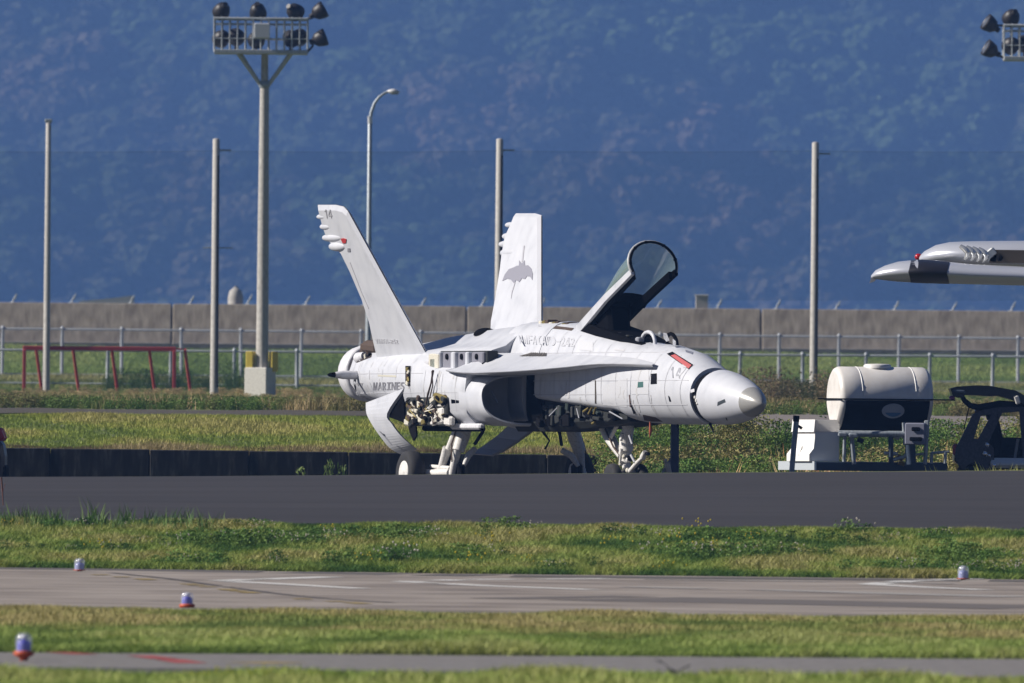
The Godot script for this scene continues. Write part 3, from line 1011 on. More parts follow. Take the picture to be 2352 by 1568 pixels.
	scatter("weeds", tall, 2600, 372.0, 405.0, 0.0, 0.0, 2.0, 0.12, 0.36, [Color(0.03, 0.05, 0.016), Color(0.05, 0.075, 0.022), Color(0.09, 0.09, 0.036), Color(0.16, 0.12, 0.07)], 0.12, 92, "dry brownish weeds along the dirt track", "weeds", -0.05, 0.1)
	scatter("weeds", leafy_clump(13, 200, 0.08), 7000, 372.0, 415.0, 0.0, 0.0, 2.0, 0.1, 0.27, [Color(0.022, 0.045, 0.013), Color(0.04, 0.075, 0.02), Color(0.065, 0.095, 0.028), Color(0.10, 0.085, 0.045)], 0.1, 104, "green bushy weeds above the dirt track", "weeds", -0.25, 0.09)
	scatter("weeds", leafy_clump(9, 200, 0.07), 9000, 385.0, 545.0, 0.0, 0.0, 2.0, 0.07, 0.2, Wd, 0.06, 93, "mixed green weeds below the pipe fences", "weeds", -0.15, 0.06)
	scatter("grass", fine, 30000, 405.0, 548.0, 0.0, 0.0, 2.0, 0.05, 0.14, [Color(0.05, 0.075, 0.022), Color(0.085, 0.11, 0.034), Color(0.125, 0.135, 0.05)], 0.05, 94, "rough grass below the pipe fences", "grass")
	scatter("shrubs", leafy_clump(10, 420, 0.034), 700, 440.0, 500.0, 0.0, 0.0, 1.0, 0.4, 0.95, [Color(0.025, 0.04, 0.014), Color(0.05, 0.05, 0.026), Color(0.10, 0.075, 0.05)], 0.12, 95, "brown and green scrub behind the jet's nose", "scrub", -2.0, 0.3, 6.6, 9.2)
	scatter("shrubs", leafy_clump(11, 420, 0.034), 320, 523.0, 550.0, 0.0, 0.0, 1.0, 0.35, 0.8, [Color(0.02, 0.04, 0.014), Color(0.035, 0.06, 0.02)], 0.12, 96, "dark low shrubs behind the red frame", "scrub", -2.0, 0.3, -12.5, -8.0)
	scatter("grass", fine2, 42000, 606.0, 641.0, 0.0, 0.0, 3.0, 0.12, 0.25, [Color(0.075, 0.11, 0.028), Color(0.11, 0.15, 0.04), Color(0.14, 0.165, 0.055)], 0.05, 97, "dark green grass slope below the sea wall", "grass")
	scatter("grass", fine2, 16000, 548.0, 600.0, 0.0, 0.0, 3.0, 0.12, 0.22, [Color(0.07, 0.085, 0.026), Color(0.11, 0.115, 0.045), Color(0.15, 0.14, 0.065)], 0.05, 98, "pale grass between the two pipe fences", "grass")
	# bushes right of the retaining wall
	var B := [Color(0.025, 0.05, 0.012), Color(0.045, 0.085, 0.02), Color(0.075, 0.115, 0.028), Color(0.13, 0.115, 0.05)]
	scatter("weed_bushes", leafy_clump(12, 420, 0.042), 2000, 314.0, 336.0, 0.0, 0.0, 1.5, 0.35, 0.8, B, 0.28, 99, "green weed bushes under and behind the jet's nose", "weeds", -0.25, 0.5, 1.9, 13.0)
	scatter("dry_grass", tall, 1700, 311.0, 331.0, 0.0, 0.0, 1.5, 0.35, 0.75, [Color(0.10, 0.12, 0.04), Color(0.22, 0.17, 0.08), Color(0.24, 0.10, 0.055), Color(0.28, 0.21, 0.12)], 0.4, 100, "tall dry grass among the green bushes by the trailer", "grass", -0.1, 0.5, 3.2, 13.0)
	scatter("grass", tall, 700, 300.5, 303.5, 0.0, 0.0, 1.5, 0.36, 0.58, [Color(0.10, 0.13, 0.035), Color(0.17, 0.18, 0.06)], 0.4, 101, "grass tufts in front of the wrecked car", "grass", -2.0, 0.5, 7.25, 9.6)
	for s in [[757, "bright green weed standing against the retaining wall, left of the jet's wheel", 0.62], [788, "smaller green weed just right of the taller one by the wall", 0.55], [692, "low green weed left of the two by the retaining wall", 0.48]]:
		var p := at(s[0], 1080, 326.6)
		var o := MeshInstance3D.new()
		o.mesh = leafy_clump(int(s[0]), 60, 0.13)
		var m := StandardMaterial3D.new()
		m.albedo_color = lin(0.13, 0.18, 0.045)
		m.roughness = 0.8
		m.backlight_enabled = true
		m.backlight = Color(0.3, 0.4, 0.1)
		o.material_override = m
		o.name = numbered("weed_plant")
		o.position = Vector3(p.x, 0, -326.6)
		o.scale = Vector3(0.24, s[2] + 0.02, 0.24)
		add_child(o, true)
		tag(o, s[1], "weed")

# ---------------------------------------------------------------- stripped fighter jet
# its own axes: x forward from the nose tip, y up from the apron, z to starboard
var jet: Node3D
var jet_in: Transform3D
const NOSE := [[1.87, 2.135, 1.226, 0.455, 2.0, 2.0], [2.75, 2.42, 1.222, 0.53, 2.0, 2.1], [3.7, 2.55, 1.225, 0.585, 2.1, 2.3], [4.3, 2.57, 1.245, 0.61, 2.5, 2.5], [4.65, 2.60, 1.27, 0.62, 2.8, 2.6], [4.9, 2.63, 1.40, 0.62, 2.9, 3.6], [5.5, 2.69, 1.44, 0.63, 3.0, 4.5], [6.3, 2.79, 1.50, 0.635, 3.0, 4.5], [7.0, 2.88, 1.54, 0.64, 2.9, 4.5], [7.6, 2.93, 1.585, 0.645, 2.6, 4.5], [8.32, 2.95, 1.63, 0.65, 2.3, 4.5]]
const BODY := [
	[9.45, 0, 2.93, .22, 2.90, .45, 2.72, .66, 2.55, .92, 2.47, 1.0, 2.2, 1.36, 2.1, 1.40, 1.8, 1.36, 1.4, 1.2, 1.22, 0, 1.16],
	[11.2, 0, 2.86, .22, 2.83, .45, 2.66, .7, 2.54, 1.0, 2.47, 1.08, 2.2, 1.36, 2.14, 1.40, 1.85, 1.36, 1.45, 1.15, 1.25, 0, 1.2],
	[11.9, 0, 2.81, .2, 2.78, .45, 2.60, .75, 2.52, 1.02, 2.48, 1.2, 2.36, 1.33, 2.22, 1.38, 1.92, 1.32, 1.56, 1.1, 1.32, 0, 1.28],
	[13.0, 0, 2.74, .2, 2.72, .45, 2.59, .76, 2.52, 1.05, 2.45, 1.2, 2.34, 1.31, 2.2, 1.34, 1.95, 1.25, 1.63, 1.0, 1.4, 0, 1.4],
	[14.2, 0, 2.62, .2, 2.61, .48, 2.57, .78, 2.52, 1.03, 2.41, 1.17, 2.3, 1.25, 2.15, 1.25, 1.95, 1.15, 1.72, .83, 1.52, 0, 1.6],
	[15.6, 0, 2.38, .15, 2.44, .4, 2.57, .6, 2.58, .82, 2.48, .96, 2.32, 1.03, 2.12, 1.0, 1.92, .85, 1.72, .55, 1.62, 0, 1.85]]

func nose_at(t: float) -> Array:
	for i in NOSE.size() - 1:
		if t <= NOSE[i + 1][0]:
			var k := clampf((t - NOSE[i][0]) / (NOSE[i + 1][0] - NOSE[i][0]), 0, 1)
			var o := []
			for j in range(1, 6):
				o.append(lerpf(NOSE[i][j], NOSE[i + 1][j], k))
			return o
	return NOSE[-1].slice(1)

func body_at(t: float) -> Array:
	for i in BODY.size() - 1:
		if t <= BODY[i + 1][0] or i == BODY.size() - 2:
			var k := clampf((t - BODY[i][0]) / (BODY[i + 1][0] - BODY[i][0]), 0, 1)
			var o := []
			for j in range(1, BODY[i].size(), 2):
				o.append(Vector2(lerpf(BODY[i][j], BODY[i + 1][j], k), lerpf(BODY[i][j + 1], BODY[i + 1][j + 1], k)))
			return o
	return []

const MID_H := 1.80
const SHELF_T := [3.30, 3.6, 4.0, 4.5, 5.0, 5.5, 6.0, 6.5, 7.0, 7.6, 8.2, 8.8, 9.4, 9.9, 10.25]
const SHELF_E := [0.575, 0.63, 0.69, 0.76, 0.82, 0.90, 0.98, 1.08, 1.18, 1.33, 1.46, 1.50, 1.50, 1.48, 1.42]
const SHELF_H := [2.21, 2.215, 2.225, 2.23, 2.23, 2.21, 2.18, 2.155, 2.13, 2.105, 2.09, 2.08, 2.09, 2.11, 2.13]
const SHELF_R := [2.235, 2.27, 2.31, 2.345, 2.37, 2.39, 2.41, 2.42, 2.43, 2.43, 2.43, 2.43, 2.42, 2.37, 2.24]


func super_ring(t: float, p: Array, n: int = 36) -> PackedVector3Array:
	var r := PackedVector3Array()
	var mid := lerpf((p[0] + p[1]) / 2.0, MID_H, clampf((t - 1.9) / 1.2, 0, 1))
	for k in n:
		var a := TAU * k / n
		var c := cos(a)
		var s := sin(a)
		var e: float = 2.0 / (p[3] if s >= 0 else p[4])
		var hh: float = (p[0] - mid) if s >= 0 else (mid - p[1])
		r.append(Vector3(-t, mid + signf(s) * pow(absf(s), e) * hh, signf(c) * pow(absf(c), e) * p[2]))
	return r

# half width of the fuselage at station t and height h
func half_width(t: float, h: float) -> float:
	if t < 1.87:
		var r := cone_radius(t)
		var y := h - cone_mid(t)
		return sqrt(maxf(r * r - y * y, 0.0))
	if t < 9.0:
		var p := nose_at(t)
		var mid := lerpf((p[0] + p[1]) / 2.0, MID_H, clampf((t - 1.9) / 1.2, 0, 1))
		var hh: float = (p[0] - mid) if h >= mid else (mid - p[1])
		var n: float = p[3] if h >= mid else p[4]
		var u := absf(h - mid) / hh
		return 0.0 if u >= 1.0 else p[2] * pow(1.0 - pow(u, n), 1.0 / n) + (0.016 if t > 8.1 else 0.0)
	var b := body_at(t)
	var w := 0.0
	for i in b.size() - 1:
		var a: Vector2 = b[i]
		var c: Vector2 = b[i + 1]
		if (h - a.y) * (h - c.y) <= 0.0 and absf(a.y - c.y) > 1e-5:
			w = maxf(w, lerpf(a.x, c.x, (h - a.y) / (c.y - a.y)))
	return w

func cone_radius(t: float) -> float:
	var f := clampf(t / 1.8, 0, 1)
	return 0.452 * pow(1.0 - pow(1.0 - f, 1.75), 0.62)

func cone_mid(t: float) -> float:
	return lerpf(1.565, 1.681, pow(clampf(t / 1.87, 0, 1), 0.9))

# sight line through a picture point in the jet's own axes
func sight(px: float, py: float) -> Array:
	var o := jet_in * EYE
	var q := jet_in * at(px, py, 300.0)
	return [o, (q - o).normalized()]

# where that line passes at a distance `lat` to starboard of the jet's middle plane
func air(px: float, py: float, lat: float) -> Vector3:
	var s := sight(px, py)
	return s[0] + s[1] * ((lat - s[0].z) / s[1].z)

func on_skin(px: float, py: float, off: float = 0.012) -> Vector3:
	var s := sight(px, py)
	var a := 2.2
	var step := 0.02
	while a > -0.2:
		var p: Vector3 = s[0] + s[1] * ((a - s[0].z) / s[1].z)
		if absf(p.z) < half_width(-p.x, p.y):
			break
		a -= step
	var lo := a
	var hi := a + step
	for i in 14:
		var m := (lo + hi) / 2
		var p: Vector3 = s[0] + s[1] * ((m - s[0].z) / s[1].z)
		if absf(p.z) < half_width(-p.x, p.y):
			lo = m
		else:
			hi = m
	return s[0] + s[1] * ((hi - s[0].z) / s[1].z - off)

# a thin plate that follows the skin between four picture points
func skin_patch(mb: MB, p: Array, nu: int = 4, nv: int = 3, off: float = 0.012) -> void:
	var rows := []
	for j in nv + 1:
		var row := []
		for i in nu + 1:
			var u := float(i) / nu
			var v := float(j) / nv
			var q: Vector2 = p[0].lerp(p[1], u).lerp(p[3].lerp(p[2], u), v)
			row.append(on_skin(q.x, q.y, off))
		rows.append(row)
	mb.sheet(rows)

func lettering(called: String, text: String, tl: Vector3, tr: Vector3, bl: Vector3, m: Material, parent: Node, bold: bool = true) -> void:
	var tm := TextMesh.new()
	var f := SystemFont.new()
	f.font_names = PackedStringArray(["Droid Sans"])
	f.font_weight = 700 if bold else 400
	tm.font = f
	tm.text = text
	tm.font_size = 48
	tm.pixel_size = 0.01
	tm.depth = 0.005
	tm.curve_step = 2.0
	var box := tm.get_aabb()
	var x := (tr - tl) / box.size.x
	var y := (tl - bl) / box.size.y
	var o := MeshInstance3D.new()
	o.mesh = tm
	o.material_override = m
	o.name = called
	var b := Basis(x, y, x.cross(y).normalized())
	o.transform = Transform3D(b, tl - b * Vector3(box.position.x, box.end.y, 0))
	parent.add_child(o, true)

# a point on the upper side of the starboard shelf
func on_shelf(px: float, py: float, off: float) -> Vector3:
	var lat := 1.55
	var p := air(px, py, lat)
	while lat > 0.5:
		p = air(px, py, lat)
		var t := -p.x
		var i := 0
		while i < SHELF_T.size() - 2 and t > SHELF_T[i + 1]:
			i += 1
		var k := clampf((t - SHELF_T[i]) / (SHELF_T[i + 1] - SHELF_T[i]), 0, 1)
		var e := lerpf(SHELF_E[i], SHELF_E[i + 1], k)
		var root := 0.52 if t < 9.2 else 0.9
		var f := (lat - root) / (e - root)
		if f >= 0.0 and f <= 1.0:
			var lf := f * f * (3 - 2 * f)
			if p.y <= lerpf(lerpf(SHELF_R[i], SHELF_R[i + 1], k), lerpf(SHELF_H[i], SHELF_H[i + 1], k), lerpf(f, lf, 0.35)) + off:
				return p
		lat -= 0.01
	return p

# letters one by one, each lying on the skin
func skin_letters(called: String, text: String, x0: float, y0: float, x1: float, y1: float, tall: float, m: Material, parent: Node, off: float = 0.012) -> void:
	var n := text.length()
	for i in n:
		if text[i] == " ":
			continue
		var a := (i + 0.06) / n
		var b := (i + 0.94) / n
		if text[i] == "1":
			a = (i + 0.3) / n
			b = (i + 0.62) / n
		var ax := lerpf(x0, x1, a)
		var bx := lerpf(x0, x1, b)
		var ay := lerpf(y0, y1, a)
		var by := lerpf(y0, y1, b)
		var hi := 0.44 * tall if text[i] == "-" else 0.0
		var lo := 0.58 * tall if text[i] == "-" else tall
		lettering(called, text[i], on_skin(ax, ay + hi, off), on_skin(bx, by + hi, off), on_skin(ax, ay + lo, off), m, parent)

func V(x: float, y: float) -> Vector2:
	return Vector2(x, y)

func fighter() -> void:
	jet = thing("fighter_jet", "white derelict fighter jet without wings, canopy raised, panels missing", "fighter jet", Vector3(4.12, 0, -292.0), deg_to_rad(-67.5))
	jet_in = jet.transform.affine_inverse()
	# nose cone and its bare tip
	var tip := MB.new()
	var cone := MB.new()
	var ra := []
	var rb := []
	for i in 26:
		var t := 0.004 + 1.806 * pow(i / 25.0, 1.6)
		var r := PackedVector3Array()
		for k in 36:
			var a := TAU * k / 36
			var q := cone_radius(t) * (1.006 if t < 0.44 else 1.0)
			var y := cone_mid(t) + sin(a) * q
			r.append(Vector3(-t + 0.12 * pow(t / 1.8, 2.0) * clampf((y - 1.226) / 0.9, 0, 1) + 0.03 * pow(t / 1.8, 2.0), y, cos(a) * q))
		if t <= 0.48: ra.append(r)
		if t >= 0.39: rb.append(r)
	tip.loft(ra)
	cone.loft(rb)
	part("nose_tip", tip, M.metal_tip, part("nose_cone", cone, M.white, jet))
	var bulk := MB.new()
	var rr := []
	for t in [1.55, 2.0]:
		var r := PackedVector3Array()
		for k in 30:
			var a := TAU * k / 30
			r.append(Vector3(-t, 1.675 + sin(a) * 0.425 - 0.0, cos(a) * 0.425))
		rr.append(r)
	bulk.loft(rr)
	part("radar_bulkhead", bulk, M.dark, jet)
	var lk := MB.new()
	for s in [[1596, 912, 0.05], [1599, 919, 0.06], [1601, 926, 0.04]]:
		lk.box(on_skin(s[0], s[1], 0.0), Vector3(0.05, s[2], 0.03), Basis(), 0.01)
	part("latch", lk, M.gear_white, jet)
	# forward fuselage
	var ff := MB.new()
	var rings := []
	var t0 := 1.96
	while t0 < 8.24:
		rings.append(super_ring(t0, nose_at(t0)))
		t0 += 0.16
	ff.loft(rings)
	var fwd := part("forward_fuselage", ff, M.white, jet)
	# the open equipment bay along its lower half
	var eb := MB.new()
	var er := []
	for s in [[4.75, 1.27, 1.43, 0.40], [5.2, 1.22, 1.50, 0.44], [6.5, 1.16, 1.6, 0.47], [8.4, 1.10, 1.7, 0.5], [9.5, 1.1, 1.7, 0.5]]:
		var r := PackedVector3Array()
		for q in [[1, 1], [1, 0.25], [0.8, 0], [-0.8, 0], [-1, 0.25], [-1, 1]]:
			r.append(Vector3(-s[0], lerpf(s[1], s[2], q[1]), s[3] * q[0]))
		er.append(r)
	eb.loft(er, true, true, false)
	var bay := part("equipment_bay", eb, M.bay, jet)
	var rn := RandomNumberGenerator.new()
	rn.seed = 31
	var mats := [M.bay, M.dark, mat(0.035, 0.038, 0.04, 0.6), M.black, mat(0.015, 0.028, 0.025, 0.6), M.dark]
	for i in 34:
		var t := rn.randf_range(5.0, 8.3)
		var lowh := lerpf(1.27, 1.12, (t - 4.7) / 3.7)
		var toph := lerpf(1.42, 1.62, (t - 4.9) / 3.4)
		var b := MB.new()
		var sz := Vector3(rn.randf_range(0.05, 0.3), rn.randf_range(0.04, 0.2), 0.10)
		b.box(Vector3(-t, rn.randf_range(lowh + 0.08, toph - 0.02), lerpf(0.43, 0.5, (t - 4.7) / 3.7) + rn.randf_range(0.0, 0.05)), sz, Basis(Vector3.BACK, rn.randf_range(-0.3, 0.3)), 0.01)
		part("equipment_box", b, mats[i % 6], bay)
	for s in [[1352, 937, 1340, 945], [1360, 936, 1352, 950], [1368, 936, 1364, 950], [1366, 970, 1360, 972]]:
		var b := MB.new()
		b.tube([air(s[0], s[1], 0.57), air(s[2], s[3], 0.57)], [0.022], 6)
		part("brass_fitting", b, M.brass, bay)
	for s in [[1285, 932, 1262, 955], [1400, 945, 1430, 962], [1325, 938, 1330, 960]]:
		var b := MB.new()
		b.tube([air(s[0], s[1], 0.56), air(s[2], s[3], 0.56)], [0.014], 5)
		part("hose", b, M.grey_paint, bay)
	# middle fuselage between the intakes, seen behind a dark open gap
	var gp := MB.new()
	var gr := []
	for t in [8.1, 8.9]:
		var p := nose_at(8.3)
		gr.append(super_ring(t, [p[0] - 0.06, 1.12, p[2] - 0.10, p[3], p[4]]))
	gp.loft(gr)
	part("open_frame", gp, M.black, jet)
	var mf := MB.new()
	var mr := []
	for t in [8.80, 9.0, 9.5, 10.0]:
		mr.append(super_ring(t, [2.94, 1.14, 0.62, 2.3, 3.2]))
	mf.loft(mr)
	part("middle_fuselage", mf, M.white, jet)
	var ud := MB.new()
	var ur := []
	for t in [8.16, 8.6, 9.0, 9.6]:
		var r := super_ring(t, [2.965, 1.63, 0.662, 2.3, 4.5])
		for i in r.size():
			r[i].y = maxf(r[i].y, 2.26)
		ur.append(r)
	ud.loft(ur)
	part("upper_deck", ud, M.white, jet)
	# rear fuselage
	var rb2 := MB.new()
	var rg := []
	var tt := 9.45
	while tt < 15.62:
		var b := body_at(tt)
		var r := PackedVector3Array()
		for p in b:
			r.append(Vector3(-tt, p.y, p.x))
		for i in range(b.size() - 2, 0, -1):
			r.append(Vector3(-tt, b[i].y, -b[i].x))
		rg.append(r)
		tt += 0.205
	rb2.loft(rg)
	var rear := part("rear_fuselage", rb2, M.white, jet)
	# air intakes: hollow shells
	for s in [1.0, -1.0]:
		var out := MB.new()
		var inn := MB.new()
		var ro := []
		var ri := []
		for q in [[8.70, 0.775, 0.425, 0, 1.63], [8.78, 0.80, 0.445, 0, 1.63], [9.1, 0.815, 0.455, 0, 1.64], [9.7, 0.825, 0.47, 0, 1.66]]:
			var a1 := PackedVector3Array()
			var a2 := PackedVector3Array()
			for k in 29:
				var a := lerpf(-PI / 2, PI / 2, k / 28.0)
				var e := 2.0 / 2.5
				var y := signf(a) * pow(absf(sin(a)), e)
				var z := pow(maxf(cos(a), 0.0), e)
				var near: float = 1.0 if q[0] < 9.0 else 0.0
				var fx: float = -q[0] - y * 0.16 * near - z * 0.16 * near + 0.06 * near
				a1.append(Vector3(fx, q[4] + y * q[2], s * (0.58 + z * q[1])))
				a2.append(Vector3(fx - 0.004, q[4] + y * (q[2] - 0.03), s * (0.58 + z * (q[1] - 0.022))))
			ro.append(a1)
			ri.append(a2)
		ri.append(ri[-1].duplicate())
		for k in ri[-1].size():
			ri[-1][k] = ri[-1][k] + Vector3(-0.4, 0, 0)
		out.loft(ro, false, false)
		inn.loft(ri, false, false)
		var lipr := MB.new()
		lipr.loft([ro[0], ri[0]], false, false)
		var it := part("air_intake", out, M.white, jet)
		part("intake_lip", lipr, M.white, it)
		part("duct", inn, M.black, it)
		var face := MB.new()
		var fr := PackedVector3Array()
		for p in ri[-1]:
			fr.append(p + Vector3(0.3, 0, 0))
		face.loft([fr, ri[-1]], true)
		part("blanking_plate", face, M.black, it)
		if s > 0:
			var blade := MB.new()
			blade.tube([air(1127, 897, 1.12), air(1144, 925, 1.05)], [0.012, 0.02], 5)
			part("duct_strut", blade, M.grey_paint, it)
		# leading edge extension, a broad shelf from the cockpit back to the wing root
		var lt := SHELF_T
		var le := SHELF_E
		var lh := SHELF_H
		var lr := SHELF_R
		var up := []
		var dn := []
		for i in lt.size():
			var root := 0.52 if lt[i] < 9.2 else 0.9
			var e: float = le[i]
			var row := []
			for k in 7:
				var f := k / 6.0
				var lf := f * f * (3 - 2 * f)
				row.append(Vector3(-lt[i], lerpf(lr[i], lh[i], lerpf(f, lf, 0.35)), s * lerpf(root, e, f)))
			up.append(row)
			dn.append([Vector3(-lt[i], lh[i] - 0.035, s * (root - 0.02)), Vector3(-lt[i], lh[i] - 0.045, s * lerpf(root, e, 0.6)), Vector3(-lt[i], lh[i] - 0.02, s * (e - 0.012)), Vector3(-lt[i], lh[i], s * e)])
		var lx := MB.new()
		lx.sheet(up)
		lx.sheet(dn)
		var last := lt.size() - 1
		lx.quad(up[last][0], up[last][6], dn[last][2], dn[last][0])
		part("leading_edge_shelf", lx, M.white, jet)
		# nozzle
		var nz := MB.new()
		nz.lathe([Vector2(0.30, 0.55), Vector2(0.47, 0.42), Vector2(0.485, 0.3), Vector2(0.50, 0.1), Vector2(0.50, -0.05), Vector2(0.44, -0.05), Vector2(0.42, 0.3), Vector2(0.30, 0.50)], Transform3D(Basis(Vector3.BACK, PI / 2), Vector3(-15.78, 2.1, s * 0.53)), 28)
		part("engine_nozzle", nz, M.white_worn, jet)
		var core := MB.new()
		core.lathe([Vector2(0.41, -0.3), Vector2(0.41, 0.3), Vector2(0.1, 0.32)], Transform3D(Basis(Vector3.BACK, PI / 2), Vector3(-15.7, 2.1, s * 0.53)), 20)
		part("engine_core", core, M.rust, jet)
		fin(s)
		gear(s)
	details(fwd, rear)
	panel_lines(fwd, rear)
	canopy()
	nose_gear()

func fin_lat(y: float) -> float:
	return lerpf(1.92, 1.08, (y - 470.0) / 335.0)

func fin_point(px: float, py: float, s: float) -> Vector3:
	return air(px, py, s * fin_lat(py))

func fin(s: float) -> void:
	var star := [V(731, 470), V(772, 470), V(790, 474), V(800, 484), V(975, 803), V(1000, 850), V(880, 850), V(868, 800), V(856, 745), V(838, 690), V(808, 620), V(787, 577), V(752, 540), V(740, 505)]
	var port := [V(1186, 490), V(1230, 490), V(1244, 494), V(1244, 540), V(1244, 742), V(1244, 800), V(1128, 800), V(1130, 748), V(1141, 690), V(1152, 620), V(1156, 585), V(1164, 540), V(1178, 510)]
	var o := []
	for p in (star if s > 0 else port):
		o.append(fin_point(p.x, p.y, s))
	var n := Vector3(0, -0.26, s).normalized()
	# a symmetrical section: the plate with its rim drawn in
	var mb := MB.new()
	var mid := Vector3.ZERO
	for p in o:
		mid += p
	mid /= o.size()
	var rim := []
	for p in o:
		rim.append(p.lerp(mid, 0.07))
	var f := PackedVector2Array()
	for p in rim:
		f.append(Vector2(p.x, p.y))
	var idx := Geometry2D.triangulate_polygon(f)
	for sg in [1.0, -1.0]:
		var off: Vector3 = n * 0.055 * sg
		for i in range(0, idx.size(), 3):
			if sg > 0:
				mb.tri(rim[idx[i]] + off, rim[idx[i + 1]] + off, rim[idx[i + 2]] + off)
			else:
				mb.tri(rim[idx[i]] + off, rim[idx[i + 2]] + off, rim[idx[i + 1]] + off)
		for i in o.size():
			var j := (i + 1) % o.size()
			if sg > 0:
				mb.quad(o[i] + n * 0.008, o[j] + n * 0.008, rim[j] + off, rim[i] + off)
			else:
				mb.quad(o[j] - n * 0.008, o[i] - n * 0.008, rim[i] + off, rim[j] + off)
	var fn := part("tail_fin", mb, M.white, jet)
	# streamlined housings on the trailing edge
	var pods := [[743, 497, 0.5, 0.05], [752, 520, 0.55, 0.06], [768, 545, 1.0, 0.072], [780, 565, 0.8, 0.088]] if s > 0 else [[1170, 516, 0.4, 0.05], [1166, 542, 0.5, 0.06], [1170, 560, 1.0, 0.07], [1172, 580, 0.9, 0.088]]
	for p in pods:
		var m := MB.new()
		var pr := []
		for i in 15:
			var q := i / 14.0
			pr.append(Vector2(maxf(p[3] * pow(sin(PI * clampf(q, 0.0, 1.0)), 0.38), 0.004), (q - 0.5) * p[2]))
		m.lathe(pr, Transform3D(Basis(Vector3.BACK, PI / 2), fin_point(p[0], p[1], s) + n * 0.015), 14)
		part("antenna_housing", m, M.white, fn)
	if s > 0:
		var q := func(x: float, y: float) -> Vector3: return fin_point(x, y, 1.0) + n * 0.060
		lettering("fin_number", "14", q.call(752, 479), q.call(768, 479), q.call(755, 499), mat(0.36, 0.36, 0.38, 0.6), fn, false)
		var r := MB.new()
		r.plate([q.call(790, 546), q.call(796, 545), q.call(803, 547), q.call(802, 556), q.call(795, 557)], n * 0.01)
		part("red_mark", r, M.red, fn)
		var b := MB.new()
		b.plate([q.call(806, 568), q.call(811, 568), q.call(812, 576), q.call(806, 576)], n * 0.01)
		part("black_mark", b, M.mark, fn)
		var sm := MB.new()
		sm.plate([q.call(808, 600), q.call(811, 600), q.call(838, 670), q.call(854, 706), q.call(852, 706), q.call(828, 656)], n * 0.004)
		part("streak", sm, M.faint_paint, fn)
		lettering("faint_lettering", "VMFA-242", q.call(868, 776), q.call(920, 777), q.call(870, 786), mat(0.56, 0.565, 0.60, 0.5), fn)
	else:
		var q := func(x: float, y: float) -> Vector3: return fin_point(x, y, -1.0) - n * -1.0 * 0.0 + Vector3(0, 0.26, 1.0).normalized() * 0.060
		var bat := [V(1161, 647), V(1167, 632), V(1176, 620), V(1187, 616), V(1195, 612), V(1199, 612), V(1200, 600), V(1204, 606), V(1208, 606), V(1212, 600), V(1213, 612), V(1220, 611), V(1227, 618), V(1231, 630), V(1230, 645), V(1225, 637), V(1218, 636), V(1213, 643), V(1206, 641), V(1200, 650), V(1193, 645), V(1188, 653), V(1181, 644), V(1172, 642)]
		var pts := []
		for p in bat:
			pts.append(q.call(p.x, p.y))
		var em := MB.new()
		em.plate(pts, n * 0.008)
		var sw := MB.new()
		sw.plate([q.call(1209, 566), q.call(1212, 566), q.call(1208, 604), q.call(1205, 604)], n * 0.006)
		sw.plate([q.call(1189, 650), q.call(1191, 650), q.call(1184, 672), q.call(1181, 688), q.call(1182, 672)], n * 0.006)
		part("sword_emblem", sw, mat(0.42, 0.42, 0.46, 0.6), fn)
		part("bat_emblem", em, mat(0.25, 0.25, 0.30, 0.6), fn)

